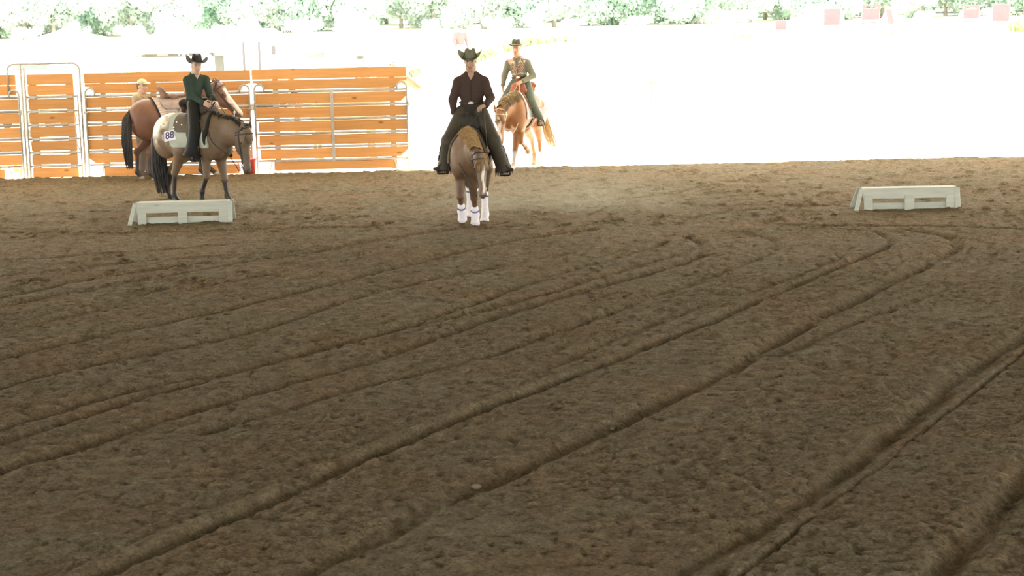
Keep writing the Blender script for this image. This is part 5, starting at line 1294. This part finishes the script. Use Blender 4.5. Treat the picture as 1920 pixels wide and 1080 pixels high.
def leaf_cloud(centres, radii, n, size):
    k = nrg.integers(0, len(centres), n); d = nrg.normal(size=(n, 3)); d /= np.linalg.norm(d, axis=1)[:, None]
    P = np.array(centres)[k]+d*np.array(radii)[k]*(nrg.random((n, 1))**.45)
    a = nrg.normal(size=(n, 3)); a /= np.linalg.norm(a, axis=1)[:, None]; b_ = np.cross(a, nrg.normal(size=(n, 3))); b_ /= np.linalg.norm(b_, axis=1)[:, None]
    s_ = size*(.6+.8*nrg.random((n, 1))); nn = np.cross(a, b_)
    V = np.stack([P-a*s_, P+b_*s_*.5+nn*s_*.12, P+a*s_, P-b_*s_*.5+nn*s_*.12], 1).reshape(-1, 3)
    return V, np.arange(4*n).reshape(-1, 4)
def tree_meshes(h, spread, n, low):
    C = []; Rr = []
    for q in range(16):
        t = nrg.random(); z = low+(h-low)*t; rr = spread*(1-.55*t)*math.sqrt(nrg.random()); a = nrg.random()*6.28
        C.append((rr*math.cos(a), rr*math.sin(a), z)); e = spread*(.32+.3*nrg.random()); Rr.append((e, e, e*.8))
    for q in range(9):
        a = nrg.random()*6.28; rr = spread*.75*math.sqrt(nrg.random()); C.append((rr*math.cos(a), rr*math.sin(a), .3+2.0*nrg.random())); e = spread*(.30+.2*nrg.random()); Rr.append((e, e, e*.9))
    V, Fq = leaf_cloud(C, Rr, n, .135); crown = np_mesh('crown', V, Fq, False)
    mb = MB(); mb.tube([(0, 0, -.3), (.05, 0, h*.3), (-.05, .05, h*.6), (0, 0, h*.92)], [.11, .09, .06, .02], 8)
    for q in range(6):
        c = np.array(C[q]); b0 = np.array([0, 0, max(.4, c[2]-.8*spread*.6)]); mb.tube([b0, (b0+c)/2+[0, 0, .1], c], [.05, .035, .015], 5)
    return crown, mb.mesh('trunk', True)
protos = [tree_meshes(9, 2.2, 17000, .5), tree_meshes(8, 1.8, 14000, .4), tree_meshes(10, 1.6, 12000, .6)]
TL = ['deep green tree', 'fresh green tree', 'pale slender tree']
ZONES = [(-28, 'past the left edge'), (-24.5, 'at the far left'), (-21, 'behind the gate'), (-17, 'behind the canopy tents'), (-13, 'behind the white van'), (-9, 'above the grey walker'), (-5, 'left of the red walker'), (0, 'above the riders'), (5, 'right of the riders'), (9, 'above the empty yard'), (14, 'left of the red chairs'), (19, 'behind the red chairs'), (24, 'right of the red chairs'), (29, 'at the far right'), (99, 'past the right edge')]
def zone(x, y): t = x*84/y; return next(n for lim, n in ZONES if t < lim)
for q in range(96):
    row = q % 2; x = -40+q*.84+nrg.normal()*.4; y = 83+row*9+nrg.random()*5; k = (0, 1, 2, 0, 2, 1)[q % 6] if nrg.random() < .8 else 2
    lab = TL[k]+' in the '+('front', 'back')[row]+' of the wood, '+zone(x, y)
    rb = empty('tree', (x, y, float(ground_z(x, y))), nrg.random()*6.28, label=lab, cat='tree', group=lab)
    s_ = .85+.4*nrg.random(); rb.scale = (s_, s_, s_)
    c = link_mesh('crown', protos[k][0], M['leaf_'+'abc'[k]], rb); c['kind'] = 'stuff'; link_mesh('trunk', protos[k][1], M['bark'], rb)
def shrub_mesh(n, w, h):
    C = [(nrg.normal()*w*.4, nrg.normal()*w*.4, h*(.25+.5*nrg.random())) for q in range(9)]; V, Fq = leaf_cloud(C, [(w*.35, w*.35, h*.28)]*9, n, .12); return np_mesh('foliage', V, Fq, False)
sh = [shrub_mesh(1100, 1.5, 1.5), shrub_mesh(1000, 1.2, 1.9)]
def shrub(x, y, k, s_, mat, label, group):
    rb = empty('shrub', (x, y, float(ground_z(x, y))-.05), nrg.random()*6.28, label=label, cat='shrub', group=group); rb.scale = (s_, s_, s_)
    o = link_mesh('foliage', sh[k], None, rb); 
    if not sh[k].materials: sh[k].materials.append(M[mat])
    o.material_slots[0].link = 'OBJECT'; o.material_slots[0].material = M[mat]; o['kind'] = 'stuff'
    mb = MB(); mb.tube([(0, 0, -.1), (0.03, 0, .7)], [.03, .015], 6); mb.build('stem', M['bark'], rb)
for q in range(30):
    x = -30+q*2.05+nrg.normal()*.5
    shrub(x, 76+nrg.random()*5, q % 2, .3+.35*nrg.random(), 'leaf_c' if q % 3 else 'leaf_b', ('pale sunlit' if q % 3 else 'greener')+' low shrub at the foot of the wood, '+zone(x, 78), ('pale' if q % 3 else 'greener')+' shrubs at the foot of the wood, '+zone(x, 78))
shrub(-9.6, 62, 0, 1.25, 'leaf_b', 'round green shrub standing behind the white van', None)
mb = MB()
def tuft(x0, x1, y, n, hh):
    for q in range(n):
        x = nrg.uniform(x0, x1); yy = y+nrg.normal()*.35; z = float(ground_z(x, yy))-.05; l = hh*(.5+.8*nrg.random()); dx, dy = nrg.normal()*.12, nrg.normal()*.12
        pts = [(x, yy, z), (x+dx*.5, yy+dy*.5, z+l*.6), (x+dx*1.6, yy+dy*1.6, z+l)]; a = nrg.random()*3.14; sd_ = np.tile([math.cos(a), math.sin(a), 0], (3, 1)); mb.strip(pts, sd_, np.array([.028, .024, .004]))
tuft(-4.3, -3.1, 61.5, 300, .3); tuft(-1.25, -.35, 61.5, 220, .3); tuft(-.1, 2.5, 61.5, 600, .3); tuft(17.8, 18.9, 61, 300, .5); tuft(8.2, 8.9, 62, 90, .25); tuft(13.3, 14.2, 61.6, 110, .22); tuft(-9, 8, 62.5, 260, .16)
tag(mb.build('grass', M['grass']), label='bright green grass tufts along the top of the bank', kind='stuff', cat='grass')
# weed showing through the gap under the fence by the gate
rb = empty('weed', (-9.42, 32.9, -.05), 0, label='small leafy green weed seen through the gap beside the gate', cat='weed')
V, Fq = leaf_cloud([(0, 0, .12), (.08, 0, .2), (-.09, .03, .16)], [(.12, .1, .1)]*3, 60, .05); link_mesh('leaves', np_mesh('leaves', V, Fq, False), M['grass'], rb)['kind'] = 'stuff'
mb = MB(); mb.tube([(0, 0, 0), (.01, 0, .2)], [.006, .003], 5); mb.build('stem', M['grass'], rb)
# stones lying on the footing
M['stone'] = plain('stone', (.16, .13, .09), .9, .15, 20)
def stone(x, y, r, label):
    f = Field().el((0, 0, r*.4), (r*1.1, r*.8, r*.75), .01).el((r*.3, r*.1, r*.5), (r*.7, r*.6, r*.5), .01); V, Fq = f.mesh(r*.16)
    o = link_mesh('stone', np_mesh('stone', V, Fq, True), M['stone'], None, (x, y, -.005)); tag(o, label=label, cat='stone')
stone(-.25, 10.26, .026, 'pale rounded stone lying in a furrow near the front')
stone(.68, 11.68, .014, 'small pale stone chip lying on the sand right of the centre')
stone(-.84, 20.8, .02, 'tiny pale stone chip on the sand before the chestnut horse')
# ---- thin dust hanging over the sand
def dust(x, y, sx, sy, sz, dens, label):
    m = bpy.data.materials.new('dust'); m.use_nodes = True; nt = m.node_tree; nt.nodes.remove(nt.nodes['Principled BSDF'])
    vsn = nt.nodes.new('ShaderNodeVolumePrincipled'); vsn.inputs['Color'].default_value = (.86, .80, .58, 1); vsn.inputs['Anisotropy'].default_value = .45
    co = coords(nt, 'Object'); g = nt.nodes.new('ShaderNodeTexGradient'); g.gradient_type = 'SPHERICAL'
    mp = nt.nodes.new('ShaderNodeMapping'); mp.inputs['Scale'].default_value = (1/sx, 1/sy, 1/sz); nt.links.new(co, mp.inputs[0]); nt.links.new(mp.outputs[0], g.inputs[0])
    nz = noise(nt, co, 2.2, 3); r1 = ramp(nt, nz, [(.35, (.25,)*3), (.7, (1,)*3)])
    mu = nt.nodes.new('ShaderNodeMath'); mu.operation = 'MULTIPLY'; nt.links.new(g.outputs['Fac'], mu.inputs[0]); nt.links.new(r1, mu.inputs[1])
    m2 = nt.nodes.new('ShaderNodeMath'); m2.operation = 'MULTIPLY'; m2.inputs[1].default_value = dens; nt.links.new(mu.outputs[0], m2.inputs[0]); nt.links.new(m2.outputs[0], vsn.inputs['Density'])
    nt.links.new(vsn.outputs[0], nt.nodes['Material Output'].inputs['Volume'])
    f = Field().el((0, 0, 0), (sx, sy, sz)); V, Fq = f.mesh(.12)
    V[:, 2] = np.maximum(V[:, 2], -.0)
    o = link_mesh('dust_cloud', np_mesh('dust_cloud', V, Fq, True), m, None, (x, y, .03)); tag(o, label=label, kind='stuff', cat='dust')
dust(.75, 24.8, 2.5, 1.5, .62, .42, 'thin pale dust drifting over the sand right of the chestnut horse')
dust(-4.0, 26.0, .9, .6, .28, .35, 'thin dust puff by the hooves of the spotted bay horse')
